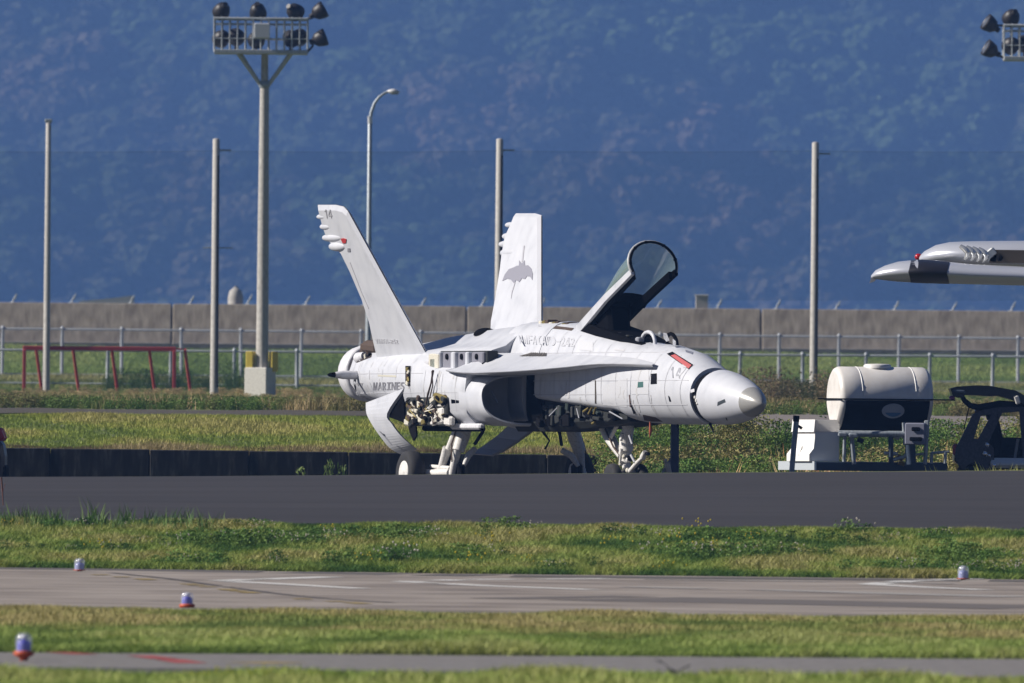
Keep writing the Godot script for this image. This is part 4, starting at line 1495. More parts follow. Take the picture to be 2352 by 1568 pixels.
func details(fwd: Node, rear: Node) -> void:
	# gun bay slot with red streaks, number, ports on the nose
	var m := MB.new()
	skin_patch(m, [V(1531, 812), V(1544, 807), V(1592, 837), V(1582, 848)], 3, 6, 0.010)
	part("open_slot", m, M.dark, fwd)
	m = MB.new()
	skin_patch(m, [V(1540, 816), V(1550, 813), V(1588, 838), V(1581, 846)], 3, 6, 0.022)
	part("red_liner", m, M.pink, fwd)
	skin_letters("nose_number", "14", 1537, 841, 1566, 845, 25, M.grey_paint, fwd)
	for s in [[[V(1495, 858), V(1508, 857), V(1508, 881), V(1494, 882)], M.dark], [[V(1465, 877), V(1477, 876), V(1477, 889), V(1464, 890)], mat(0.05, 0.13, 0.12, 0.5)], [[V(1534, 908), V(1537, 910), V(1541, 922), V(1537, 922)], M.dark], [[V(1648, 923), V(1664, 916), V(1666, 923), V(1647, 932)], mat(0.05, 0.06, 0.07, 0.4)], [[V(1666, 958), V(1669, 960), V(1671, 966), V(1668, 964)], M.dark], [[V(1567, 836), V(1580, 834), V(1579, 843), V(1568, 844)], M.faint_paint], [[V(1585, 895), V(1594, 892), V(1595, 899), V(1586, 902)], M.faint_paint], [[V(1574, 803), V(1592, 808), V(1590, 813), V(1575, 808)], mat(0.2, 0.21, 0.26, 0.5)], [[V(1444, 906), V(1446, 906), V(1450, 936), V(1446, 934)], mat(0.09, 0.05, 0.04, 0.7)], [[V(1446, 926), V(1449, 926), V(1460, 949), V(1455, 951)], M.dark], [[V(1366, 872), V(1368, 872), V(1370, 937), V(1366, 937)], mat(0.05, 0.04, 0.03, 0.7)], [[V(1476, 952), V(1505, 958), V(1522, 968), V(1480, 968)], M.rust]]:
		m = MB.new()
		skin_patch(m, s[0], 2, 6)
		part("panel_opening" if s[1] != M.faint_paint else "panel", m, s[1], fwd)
	# patched paint
	for s in [[V(1330, 780), V(1362, 785), V(1362, 806), V(1330, 803)], [V(1450, 852), V(1490, 846), V(1490, 905), V(1450, 905)], [V(1385, 885), V(1440, 868), V(1440, 935), V(1385, 930)]]:
		m = MB.new()
		skin_patch(m, s, 5, 5, 0.007)
		part("repainted_panel", m, mat(0.555, 0.565, 0.60, 0.5), fwd)
	skin_letters("squadron_letter", "VMFA(AW)-242", 1190, 768, 1320, 776, 20, mat(0.49, 0.50, 0.54, 0.5), fwd, 0.016)
	# things along the spine
	m = MB.new()
	skin_patch(m, [V(1232, 749), V(1250, 745), V(1318, 753), V(1312, 759)], 6, 2, 0.02)
	part("open_spine_bay", m, M.rust, fwd)
	for i in 9:
		var b := MB.new()
		var x := 1252.0 + i * 7.6
		b.box(air(x, 743 + i * 1.0, 0.1), Vector3(0.12, 0.09 + 0.03 * (i % 3), 0.2), Basis(Vector3.BACK, 0.1 * (i % 3)), 0.012)
		part("spine_fitting", b, [M.cream, M.brass, M.rust][i % 3], fwd)
	m = MB.new()
	var dome := []
	for i in 6:
		var a := i / 5.0 * PI / 2
		dome.append(Vector2(maxf(0.2 * cos(a), 0.01), 0.13 * sin(a)))
	m.lathe(dome, Transform3D(Basis().scaled(Vector3(1.5, 1, 1)), air(1116, 770, 0.15)), 16)
	part("black_dome", m, M.black, rear)
	m = MB.new()
	skin_patch(m, [V(1412, 800), V(1435, 802), V(1434, 806), V(1411, 804)], 3, 1)
	part("vent", m, M.faint_paint, fwd)
	# panels folded over the shelf and slotted louvres
	for s in [[V(1128, 819), V(1150, 809), V(1206, 806), V(1166, 818)], [V(1192, 817), V(1222, 809), V(1256, 808), V(1254, 817)]]:
		m = MB.new()
		var rows := []
		for j in 4:
			var row := []
			for i in 6:
				var q: Vector2 = s[0].lerp(s[1], j / 3.0).lerp(s[3].lerp(s[2], j / 3.0), i / 5.0)
				row.append(on_shelf(q.x, q.y, 0.012))
			rows.append(row)
		m.sheet(rows)
		var lv := part("louvre_recess", m, mat(0.05, 0.045, 0.04, 0.8), rear)
		for i in 7:
			m = MB.new()
			var q0: Vector2 = s[0].lerp(s[3], 0.1 + i / 8.0)
			var q1: Vector2 = s[1].lerp(s[2], 0.1 + i / 8.0)
			m.tube([on_shelf(q0.x, q0.y, 0.016), on_shelf(q1.x, q1.y, 0.016)], [0.010], 4)
			part("louvre_slat", m, mat(0.22, 0.20, 0.18, 0.7), lv)
	m = MB.new()
	m.sheet([[on_shelf(1106, 834, 0.012), on_shelf(1118, 829, 0.012)], [on_shelf(1108, 837, 0.012), on_shelf(1120, 832, 0.012)]])
	part("small_vent", m, M.dark, rear)
	# wing root: dark recess with grey lugs and bright ribs between
	m = MB.new()
	m.box(Vector3(-10.2, 2.30, 1.02), Vector3(2.1, 0.32, 0.20), Basis(), 0.01)
	var rec := part("wing_root_recess", m, M.bay, rear)
	for s in [[1008, 1016, 0], [1018, 1040, 1], [1042, 1050, 0], [1053, 1072, 1], [1075, 1081, 0], [1084, 1110, 1]]:
		var a := air(s[0], 808, 1.16)
		var b := air(s[1], 848, 1.16)
		m = MB.new()
		m.box(Vector3((a.x + b.x) / 2, (a.y + b.y) / 2, 1.10 + 0.05 * (1 - s[2])), Vector3(absf(a.x - b.x), absf(a.y - b.y), 0.14), Basis(), 0.02)
		part("wing_lug" if s[2] == 1 else "rib", m, mat(0.20, 0.20, 0.24, 0.6) if s[2] == 1 else M.white, rec)
		if s[2] == 1:
			var hole := MB.new()
			hole.lathe([Vector2(0.05, -0.02), Vector2(0.05, 0.02), Vector2(0.004, 0.02)], Transform3D(Basis(Vector3.RIGHT, PI / 2), Vector3((a.x + b.x) / 2, a.y - 0.08, 1.175)), 12)
			part("bolt_hole", hole, M.dark, rec)
	for s in [[[985, 812, 1008, 855], M.cream], [[988, 822, 1000, 846], mat(0.3, 0.34, 0.3, 0.6)], [[935, 830, 985, 856], mat(0.50, 0.50, 0.53, 0.6)]]:
		var a := air(s[0][0], s[0][1], 1.22)
		var b := air(s[0][2], s[0][3], 1.22)
		m = MB.new()
		m.box(Vector3((a.x + b.x) / 2, (a.y + b.y) / 2, 1.16), Vector3(absf(a.x - b.x), absf(a.y - b.y), 0.14), Basis(), 0.02)
		part("root_panel", m, s[1], rec)
	# hanging cable, narrow slot
	m = MB.new()
	m.tube([air(995, 850, 1.45), air(990, 880, 1.46), air(983, 905, 1.46), air(978, 930, 1.45)], [0.022, 0.014, 0.02, 0.012], 5)
	m.tube([air(992, 852, 1.46), air(994, 885, 1.47), air(986, 918, 1.46)], [0.012], 5)
	part("cable_loom", m, M.rust, rear)
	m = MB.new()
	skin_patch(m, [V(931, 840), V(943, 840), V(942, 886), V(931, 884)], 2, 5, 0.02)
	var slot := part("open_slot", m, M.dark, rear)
	for i in 5:
		m = MB.new()
		m.box(on_skin(936.5 + (i % 2) * 2, 848.0 + i * 8, 0.02), Vector3(0.10, 0.07, 0.05), Basis(Vector3.BACK, i * 0.7), 0.01)
		part("slot_fitting", m, [M.brass, M.cream, M.rust][i % 3], slot)
	# open wheel well full of pipes
	m = MB.new()
	var w0 := air(932, 912, 1.42)
	var w1 := air(1026, 978, 1.42)
	m.box(Vector3((w0.x + w1.x) / 2, (w0.y + w1.y) / 2, 1.31), Vector3(absf(w0.x - w1.x), absf(w0.y - w1.y), 0.22), Basis(), 0.02)
	var well := part("wheel_well", m, M.bay, rear)
	var rn := RandomNumberGenerator.new()
	rn.seed = 77
	var wm := [M.cream, M.rust, M.gear_white, M.brass, M.dark, M.cream, M.cream]
	for s in [[978, 915, 990, 945, 0], [996, 905, 1024, 926, 3], [1008, 906, 1023, 926, 1], [998, 928, 1024, 934, 2], [936, 938, 955, 975, 0], [948, 950, 980, 972, 6], [990, 938, 1020, 975, 2], [958, 916, 974, 938, 5], [970, 930, 985, 950, 1], [1020, 955, 1036, 978, 2], [940, 922, 956, 940, 1], [966, 955, 984, 976, 4], [930, 960, 942, 978, 6]]:
		var a := air(s[0], s[1], 1.42)
		var b := air(s[2], s[3], 1.42)
		m = MB.new()
		m.box(Vector3((a.x + b.x) / 2, (a.y + b.y) / 2, 1.40 + rn.randf_range(-0.05, 0.0)), Vector3(absf(a.x - b.x), absf(a.y - b.y), 0.10), Basis(Vector3.BACK, rn.randf_range(-0.15, 0.15)), 0.03)
		part("well_fitting", m, wm[s[4]], well)
	for i in 9:
		m = MB.new()
		var a := air(rn.randf_range(938, 1015), rn.randf_range(912, 950), 1.47)
		m.tube([a, a + Vector3(rn.randf_range(-0.2, 0.2), -0.06, 0.03), a + Vector3(rn.randf_range(-0.3, 0.3), rn.randf_range(-0.2, 0.0), 0)], [0.011], 6)
		part("pipe", m, wm[i % 5], well)
	for i in 46:
		m = MB.new()
		var a := air(rn.randf_range(936, 1022), rn.randf_range(913, 974), 1.45)
		m.box(a, Vector3(rn.randf_range(0.05, 0.22), rn.randf_range(0.03, 0.10), 0.05), Basis(Vector3.BACK, rn.randf_range(-0.4, 0.4)), 0.012)
		part("well_fitting", m, [M.rust, M.dark, M.bay, M.cream, M.brass, M.dark, M.rust][i % 7], well)
	# belly beam and its dark rod, hanging blade
	m = MB.new()
	m.tube([air(975, 983, 1.2), air(1110, 985, 1.2)], [0.05, 0.045], 8)
	part("belly_rod", m, M.black, rear)
	m = MB.new()
	var c0 := air(1030, 974, 1.3)
	var c1 := air(1098, 984, 1.3)
	m.box(Vector3((c0.x + c1.x) / 2, (c0.y + c1.y) / 2, 1.22), Vector3(absf(c0.x - c1.x), 0.10, 0.12), Basis(), 0.03)
	part("belly_panel", m, M.white_worn, rear)
	m = MB.new()
	m.plate([air(938, 975, 1.2), air(956, 977, 1.2), air(958, 1000, 1.2), air(951, 1012, 1.2), air(944, 995, 1.2)], Vector3(0, 0, 0.03))
	part("hanging_strap", m, M.dark, rear)
	# text and seams on the rear
	skin_letters("service_letter", "MARINES", 857, 878, 930, 877, 18, M.mark, rear)
	skin_letters("faint_letter", "VW", 818, 879, 834, 879, 7, M.faint_paint, rear)
	skin_letters("faint_letter", "5497", 817, 900, 838, 901, 10, M.faint_paint, rear)
	m = MB.new()
	skin_patch(m, [V(868, 860), V(910, 862), V(910, 866), V(868, 864)], 3, 1)
	part("seam", m, mat(0.52, 0.50, 0.42, 0.6), rear)
	# opening by the tail with a canister inside
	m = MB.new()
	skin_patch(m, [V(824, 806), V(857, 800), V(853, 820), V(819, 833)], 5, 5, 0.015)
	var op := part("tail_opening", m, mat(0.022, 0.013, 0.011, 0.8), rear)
	m = MB.new()
	m.tube([on_skin(824, 822, 0.0), on_skin(838, 817, 0.03)], [0.10, 0.07], 14)
	part("canister", m, M.white_worn, op)
	m = MB.new()
	m.box(Vector3(-14.95, 2.53, 0.72), Vector3(0.75, 0.24, 0.5), Basis(Vector3.BACK, -0.06), 0.08)
	part("torn_rim", m, M.rust, op)
	for i in 6:
		m = MB.new()
		m.box(on_skin(832.0 + i * 4.0, 806.0 + (i * 7) % 17, 0.02), Vector3(0.12, 0.05, 0.05), Basis(Vector3.BACK, i), 0.01)
		part("torn_fitting", m, [M.rust, M.dark, M.cream][i % 3], op)
	m = MB.new()
	m.lathe([Vector2(0.012, -0.42), Vector2(0.03, -0.40), Vector2(0.055, -0.3), Vector2(0.075, -0.18), Vector2(0.08, 0.3)], Transform3D(Basis(Vector3.RIGHT, -PI / 2), Vector3(-15.0, 2.06, 1.2)), 14)
	var spn := part("stabiliser_spindle", m, M.white_worn, rear)
	m = MB.new()
	m.lathe([Vector2(0.01, -0.47), Vector2(0.03, -0.44), Vector2(0.048, -0.335), Vector2(0.02, -0.33)], Transform3D(Basis(Vector3.RIGHT, -PI / 2), Vector3(-15.0, 2.06, 1.2)), 12)
	part("spindle_tip", m, M.black, spn)
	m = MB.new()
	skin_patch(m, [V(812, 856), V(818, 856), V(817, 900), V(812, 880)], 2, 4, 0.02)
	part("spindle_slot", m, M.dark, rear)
	# engine bay doors hanging open
	var L := [V(843, 926), V(845, 952), V(860, 980), V(878, 1006), V(898, 1030), V(920, 1043)]
	var R := [V(930, 893), V(892, 950), V(903, 975), V(922, 1000), V(942, 1019), V(957, 1031)]
	var la := [1.33, 1.36, 1.32, 1.24, 1.12, 1.0]
	m = MB.new()
	var rows := []
	for i in 5:
		for k in 4:
			var f := k / 4.0
			var lp: Vector2 = L[i].cubic_interpolate(L[i + 1], L[maxi(i - 1, 0)], L[mini(i + 2, 5)], f)
			var rp: Vector2 = R[i].cubic_interpolate(R[i + 1], R[maxi(i - 1, 0)], R[mini(i + 2, 5)], f)
			var lz := cubic_interpolate(la[i], la[i + 1], la[maxi(i - 1, 0)], la[mini(i + 2, 5)], f)
			rows.append([air(lp.x, lp.y, lz), air(rp.x, rp.y, lz)])
	rows.append([air(L[5].x, L[5].y, la[5]), air(R[5].x, R[5].y, la[5])])
	m.slab(rows, Vector3(0, 0.02, 0.045))
	var door := part("engine_bay_door", m, M.white, jet)
	for s in [[V(871, 990), V(876, 992), V(884, 1002), V(880, 1000)], [V(884, 1004), V(890, 1006), V(902, 1022), V(897, 1020)]]:
		m = MB.new()
		m.plate([air(s[0].x, s[0].y, 1.34), air(s[1].x, s[1].y, 1.34), air(s[2].x, s[2].y, 1.28), air(s[3].x, s[3].y, 1.28)], Vector3(0, 0.01, 0.01))
		part("door_slot", m, M.grey_paint, door)
	m = MB.new()
	m.plate([air(889, 942, 1.30), air(927, 903, 1.30), air(931, 945, 1.30), air(934, 972, 1.30), air(892, 956, 1.30)], Vector3(0, 0, 0.04))
	part("engine_bay", m, M.black, rear)
	L = [V(1175, 975), V(1140, 1005), V(1105, 1030), V(1082, 1042)]
	R = [V(1235, 980), V(1192, 1012), V(1155, 1036), V(1130, 1046)]
	la = [-1.25, -1.2, -1.05, -0.9]
	m = MB.new()
	rows = []
	for i in 4:
		rows.append([air(L[i].x, L[i].y, la[i]), air(R[i].x, R[i].y, la[i])])
	m.slab(rows, Vector3(0, 0.02, 0.045))
	part("engine_bay_door", m, M.grey_paint, jet)
	# dangling red and dark tags under the belly
	m = MB.new()
	m.tube([air(1493, 968, 0.3), air(1494, 990, 0.3), air(1492, 1004, 0.3)], [0.012, 0.03, 0.008], 5)
	part("warning_streamer", m, mat(0.4, 0.09, 0.04, 0.8), fwd)
	m = MB.new()
	m.tube([air(1630, 973, 0.1), air(1636, 985, 0.1), air(1640, 996, 0.1)], [0.03, 0.015, 0.005], 5)
	m.tube([air(1555, 975, 0.1), air(1558, 984, 0.1)], [0.014], 5)
	part("belly_antenna", m, M.dark, fwd)
	m = MB.new()
	m.tube([air(1242, 985, 0.3), air(1262, 1012, 0.3), air(1252, 1030, 0.3)], [0.03, 0.015, 0.02], 5)
	part("belly_pipe", m, M.dark, rear)

# joints between skin panels, and streaks of grime
func panel_lines(fwd: Node, rear: Node) -> void:
	var jm := mat(0.47, 0.475, 0.51, 0.6)
	var dirt := mat(0.53, 0.53, 0.545, 0.6)
	var line := func(pts: Array, w: Vector3, m: Material, called: String, parent: Node) -> void:
		var a := []
		var b := []
		for p in pts:
			var z := half_width(-p.x, p.y)
			if z < 0.12:
				continue
			a.append(Vector3(p.x, p.y, z + 0.004) - w)
			b.append(Vector3(p.x, p.y, z + 0.004) + w)
		if a.size() > 1:
			var mb := MB.new()
			mb.sheet([a, b])
			part(called, mb, m, parent)
	for t in [2.3, 2.85, 3.45, 4.15, 4.75, 5.35, 6.0, 6.7, 7.35, 9.9, 10.5, 11.3, 12.0, 12.7, 13.4, 14.1, 14.8, 15.3]:
		var pts := []
		var r := nose_at(t) if t < 9 else [2.4, 1.3]
		for k in 15:
			pts.append(Vector3(-t, lerpf(r[1] + 0.06, r[0] - 0.06, k / 14.0), 0))
		line.call(pts, Vector3(0.007, 0, 0), jm, "panel_joint", fwd if t < 9 else rear)
	for s in [[2.1, 4.8, 1.55], [2.1, 8.2, 1.95], [3.4, 8.2, 2.42], [5.3, 8.2, 1.72], [9.8, 15.3, 1.75], [11.4, 15.3, 2.08], [9.8, 12.6, 1.45]]:
		var pts := []
		for k in 17:
			pts.append(Vector3(-lerpf(s[0], s[1], k / 16.0), s[2], 0))
		line.call(pts, Vector3(0, 0.005, 0), jm, "panel_joint", fwd if s[0] < 9 else rear)
	var r2 := RandomNumberGenerator.new()
	r2.seed = 404
	for i in 34:
		var t := r2.randf_range(2.2, 8.1) if i % 2 == 0 else r2.randf_range(9.8, 15.2)
		var top := r2.randf_range(1.6, 2.5)
		var ln := r2.randf_range(0.12, 0.5)
		var pts := []
		for k in 6:
			pts.append(Vector3(-t - 0.02 * k * r2.randf(), top - ln * k / 5.0, 0))
		line.call(pts, Vector3(r2.randf_range(0.006, 0.03), 0, 0), dirt, "grime_streak", fwd if t < 9 else rear)

func canopy() -> void:
	var hinge := Vector3(-6.95, 2.90, 0)
	var u := Vector3(2.34, 0.86, 0).normalized()
	var v := Vector3(-u.y, u.x, 0)
	var len := 2.49
	var sec := func(s: float, grow: float) -> Array:
		var W := lerpf(0.32, 0.425, clampf(s * 1.3, 0, 1)) + grow
		var H := 0.06
		if s < 0.4: H = lerpf(0.06, 0.14, s / 0.4)
		elif s < 0.75: H = lerpf(0.14, 0.43, pow((s - 0.4) / 0.35, 0.9))
		else: H = lerpf(0.43, 0.54, (s - 0.75) / 0.25)
		H += grow
		var row := []
		for k in 21:
			var a := deg_to_rad(-22.0 + 224.0 * k / 20.0)
			row.append(hinge + u * s * len + v * (H * (sin(a) + 0.3746) / 1.3746) + Vector3(0, 0, W * cos(a)))
		return row
	var cp := Node3D.new()
	cp.name = "canopy"
	jet.add_child(cp, true)
	var g := MB.new()
	var rows := []
	for i in 11:
		rows.append(sec.call(0.39 + 0.61 * i / 10.0, 0.0))
	g.sheet(rows)
	part("canopy_glass", g, M.glass, cp)
	var aft := MB.new()
	rows = []
	for i in 7:
		rows.append(sec.call(0.40 * i / 6.0, 0.004))
	aft.sheet(rows)
	part("aft_fairing", aft, M.white, cp)
	# front bow, side rails, black linings, rear deck
	var bow := MB.new()
	var r0: Array = sec.call(1.0, 0.008)
	bow.tube(r0, [0.028], 8)
	part("front_bow", bow, mat(0.45, 0.46, 0.47, 0.4), cp)
	var seal := MB.new()
	var r1: Array = sec.call(1.012, -0.012)
	seal.tube(r1, [0.022], 6)
	for k in [2, 6, 9, 13, 17]:
		seal.box(r1[k] - v * 0.0, Vector3(0.05, 0.05, 0.05), Basis(), 0.008)
	part("bow_seal", seal, M.black, cp)
	for s in [1.0, -1.0]:
		var a := hinge + Vector3(-0.12, -0.10, s * 0.33)
		var b := hinge + u * (len * 0.5) + Vector3(0, 0, s * 0.375)
		var c := hinge + u * (len + 0.02) + Vector3(0, 0, s * 0.395)
		var rl := MB.new()
		for q in [[a, b, 0.16, 0.12], [b, c, 0.12, 0.10]]:
			var r := []
			for e in 2:
				var p: Vector3 = q[e]
				var hgt: float = q[2 + e]
				var pk := PackedVector3Array()
				for z in [[0.03, 0.5], [0.03, -0.5], [-0.03, -0.5], [-0.03, 0.5]]:
					pk.append(p + v * hgt * z[1] + Vector3(0, 0, z[0]))
				r.append(pk)
			rl.loft(r, true, true, false)
		part("side_rail", rl, M.white if s > 0 else M.black, cp)
		var ln := MB.new()
		ln.loft([PackedVector3Array([a + Vector3(0.1, 0.12, -0.04 * s), a + Vector3(0.1, -0.06, -0.04 * s), a + Vector3(0.1, -0.06, -0.09 * s), a + Vector3(0.1, 0.12, -0.09 * s)]), PackedVector3Array([c + v * 0.05 + Vector3(0, 0, -0.04 * s) - u * 0.1, c - v * 0.09 + Vector3(0, 0, -0.04 * s) - u * 0.1, c - v * 0.09 + Vector3(0, 0, -0.09 * s) - u * 0.1, c + v * 0.05 + Vector3(0, 0, -0.09 * s) - u * 0.1])], true, true, false)
		part("rail_lining", ln, M.black, cp)
	var dk := MB.new()
	var drows := []
	for i in 9:
		var s := 0.52 * i / 8.0
		var row := []
		for k in 7:
			var z := (k / 6.0 - 0.5) * 2.0
			row.append(hinge + u * s * len + v * (0.02 + 0.10 * s * (1.0 - z * z)) + Vector3(0, 0, z * lerpf(0.31, 0.37, s)))
		drows.append(row)
	dk.slab(drows, v * 0.03)
	part("canopy_deck", dk, M.black, cp)
	for q in [[1445, 702, -0.2], [1462, 712, -0.3], [1478, 705, -0.34], [1404, 690, 0.28]]:
		var b := MB.new()
		b.tube([air(q[0], q[1], q[2]), air(q[0] + 6, q[1] - 10, q[2])], [0.03], 6)
		part("canopy_fitting", b, M.dark if q[0] != 1404 else M.faint_paint, cp)
	# seat and cockpit edge
	var st := MB.new()
	st.box(Vector3(-6.15, 2.72, 0.06), Vector3(0.62, 0.9, 0.40), Basis(Vector3.BACK, 0.25), 0.06)
	st.box(Vector3(-6.22, 3.12, 0), Vector3(0.36, 0.34, 0.42), Basis(Vector3.BACK, 0.25), 0.06)
	part("ejection_seat", st, M.black, jet)
	var tub := MB.new()
	var tr := []
	for s in [[4.45, 2.52, 0.30], [5.2, 2.66, 0.36], [6.2, 2.80, 0.38], [6.98, 2.92, 0.36]]:
		var p := PackedVector3Array()
		for q in [[1, -0.12], [0.92, 0.045], [-0.92, 0.045], [-1, -0.12]]:
			p.append(Vector3(-s[0], s[1] + q[1], s[2] * q[0]))
		tr.append(p)
	tub.loft(tr, true, true, false)
	var ck := part("cockpit", tub, M.black, jet)
	for i in 8:
		var b := MB.new()
		b.box(air(1385.0 + i * 12.0, 766.0 + i * 2.6, 0.2), Vector3(0.14, 0.10 + 0.05 * (i % 2), 0.12), Basis(), 0.02)
		part("cockpit_fitting", b, [M.dark, M.bay, M.black, M.grey_paint][i % 4], ck)
	# bare windscreen frames
	var hoop := func(cx: float, by: float, ty: float, hw: float, lat: float, m: Material, rad: float, lean: float) -> void:
		var pts := []
		for k in 9:
			var a := PI * k / 8.0
			pts.append(air(cx - hw * cos(a) + lean * sin(a), by - (by - ty) * pow(sin(a), 0.75), lat))
		var b := MB.new()
		b.tube(pts, [rad], 8)
		part("windscreen_frame", b, m, ck)
	hoop.call(1489.0, 797.0, 762.0, 16.0, 0.12, M.white, 0.034, 0.0)
	hoop.call(1487.0, 797.0, 769.0, 12.0, 0.05, M.black, 0.03, 0.0)
	hoop.call(1544.0, 797.0, 766.0, 12.0, -0.05, M.black, 0.032, -4.0)
	var bl := MB.new()
	bl.plate([air(1524, 764, 0.1), air(1530, 765, 0.1), air(1537, 782, 0.1), air(1531, 784, 0.1), air(1525, 776, 0.1)], Vector3(0.03, 0, 0))
	bl.plate([air(1545, 778, 0.1), air(1551, 783, 0.1), air(1552, 797, 0.1), air(1546, 797, 0.1)], Vector3(0.03, 0, 0))
	part("windscreen_post", bl, M.white, ck)
	bl = MB.new()
	bl.tube([air(1468, 778, 0.2), air(1470, 795, 0.2)], [0.05, 0.045], 10)
	part("cream_cylinder", bl, mat(0.62, 0.55, 0.38, 0.5), ck)
	bl = MB.new()
	bl.box(air(1486, 789, -0.05), Vector3(0.14, 0.16, 0.16), Basis(), 0.03)
	part("head_up_display", bl, M.bay, ck)

func wheel(c: Vector3, axis: Vector3, r: float, w: float, hub: float, parent: Node, hub_mat: Material = null) -> void:
	var y := axis.normalized()
	var x := y.cross(Vector3.UP).normalized()
	var xf := Transform3D(Basis(x, y, x.cross(y)), c)
	var t := MB.new()
	t.lathe([Vector2(hub, -w * 0.42), Vector2(r * 0.8, -w * 0.5), Vector2(r * 0.95, -w * 0.38), Vector2(r, -w * 0.15), Vector2(r, w * 0.15), Vector2(r * 0.95, w * 0.38), Vector2(r * 0.8, w * 0.5), Vector2(hub, w * 0.42)], xf, 28)
	var o := part("wheel", t, M.tyre, parent)
	var h := MB.new()
	h.lathe([Vector2(0.02, w * 0.54), Vector2(hub * 0.35, w * 0.53), Vector2(hub * 0.42, w * 0.49), Vector2(hub * 0.9, w * 0.47), Vector2(hub * 1.08, w * 0.46), Vector2(hub * 1.08, -w * 0.44), Vector2(0.02, -w * 0.44)], xf, 20)
	part("hub", h, hub_mat if hub_mat else M.gear_white, o)

func gear(s: float) -> void:
	var g := Node3D.new()
	g.name = "main_landing_gear"
	jet.add_child(g, true)
	var A := func(pts: Array, rad: Array, called: String, m: Material, sides: int = 12) -> void:
		var b := MB.new()
		var p := []
		for q in pts:
			p.append(Vector3(q[0], q[1], s * q[2]))
		b.tube(p, rad, sides)
		part(called, b, m, g)
	# knee of the leg, from the starboard leg in the photograph; the port one mirrors it
	var a := air(1073, 975, 0.95)
	var k := air(1052, 1035, 1.12)
	var f := air(1037, 1090, 1.2)
	A.call([[a.x, a.y + 0.1, a.z], [lerpf(a.x, k.x, 0.5), lerpf(a.y, k.y, 0.5), lerpf(a.z, k.z, 0.5)], [k.x, k.y, k.z]], [0.125, 0.12, 0.105], "leg", M.gear_white)
	A.call([[k.x, k.y + 0.05, k.z], [f.x, f.y, f.z]], [0.075, 0.06], "piston", M.gear_white)
	var b1 := air(1050, 985, 1.1)
	var b2 := air(1028, 1035, 1.2)
	var b3 := air(1012, 1080, 1.25)
	A.call([[b1.x, b1.y, b1.z], [b2.x, b2.y, b2.z]], [0.07, 0.05], "side_brace", M.gear_white)
	A.call([[b2.x, b2.y + 0.05, b2.z], [b3.x, b3.y, b3.z]], [0.085, 0.06], "damper", M.gear_white)
	var l1 := air(990, 1070, 1.3)
	var l2 := air(1035, 1076, 1.22)
	A.call([[l1.x, l1.y, l1.z], [l2.x, l2.y, l2.z]], [0.03, 0.045], "planing_link", M.gear_white)
	var l3 := air(999, 1086, 1.3)
	var l4 := air(1034, 1086, 1.22)
	A.call([[l3.x, l3.y, l3.z], [l4.x, l4.y, l4.z]], [0.07, 0.075], "trailing_arm", M.gear_white)
	var d1 := air(1090, 1020, 0.8)
	var d2 := air(1076, 1045, 0.95)
	var d3 := air(1066, 1068, 1.05)
	var d0 := air(1110, 990, 0.7)
	A.call([[d0.x, d0.y, d0.z], [d1.x, d1.y, d1.z]], [0.03, 0.03], "retraction_rod", M.dark, 6)
	A.call([[d1.x, d1.y - 0.08, d1.z], [d2.x, d2.y, d2.z], [d3.x, d3.y, d3.z]], [0.05, 0.06, 0.035], "retraction_jack", M.gear_white)
	var h1 := air(1058, 975, 1.05)
	var h2 := air(1046, 1020, 1.15)
	var h3 := air(1038, 1060, 1.25)
	A.call([[h1.x, h1.y, h1.z + 0.05], [h2.x, h2.y, h2.z + 0.07], [h3.x, h3.y, h3.z]], [0.014], "brake_hose", M.rust, 5)
	var dr := MB.new()
	dr.box(Vector3(f.x + 0.05, f.y + 0.06, s * (f.z - 0.12)), Vector3(0.3, 0.3, 0.12), Basis(), 0.04)
	part("brake_unit", dr, M.dark, g)
	var wc := air(944, 1092, 1.55)
	A.call([[l3.x, l3.y, l3.z], [wc.x, 0.40, wc.z - 0.1]], [0.06, 0.06], "axle", M.gear_white)
	wheel(Vector3(wc.x, 0.385, s * 1.56), Vector3(0.0, 0.06, s), 0.385, 0.29, 0.185, g)

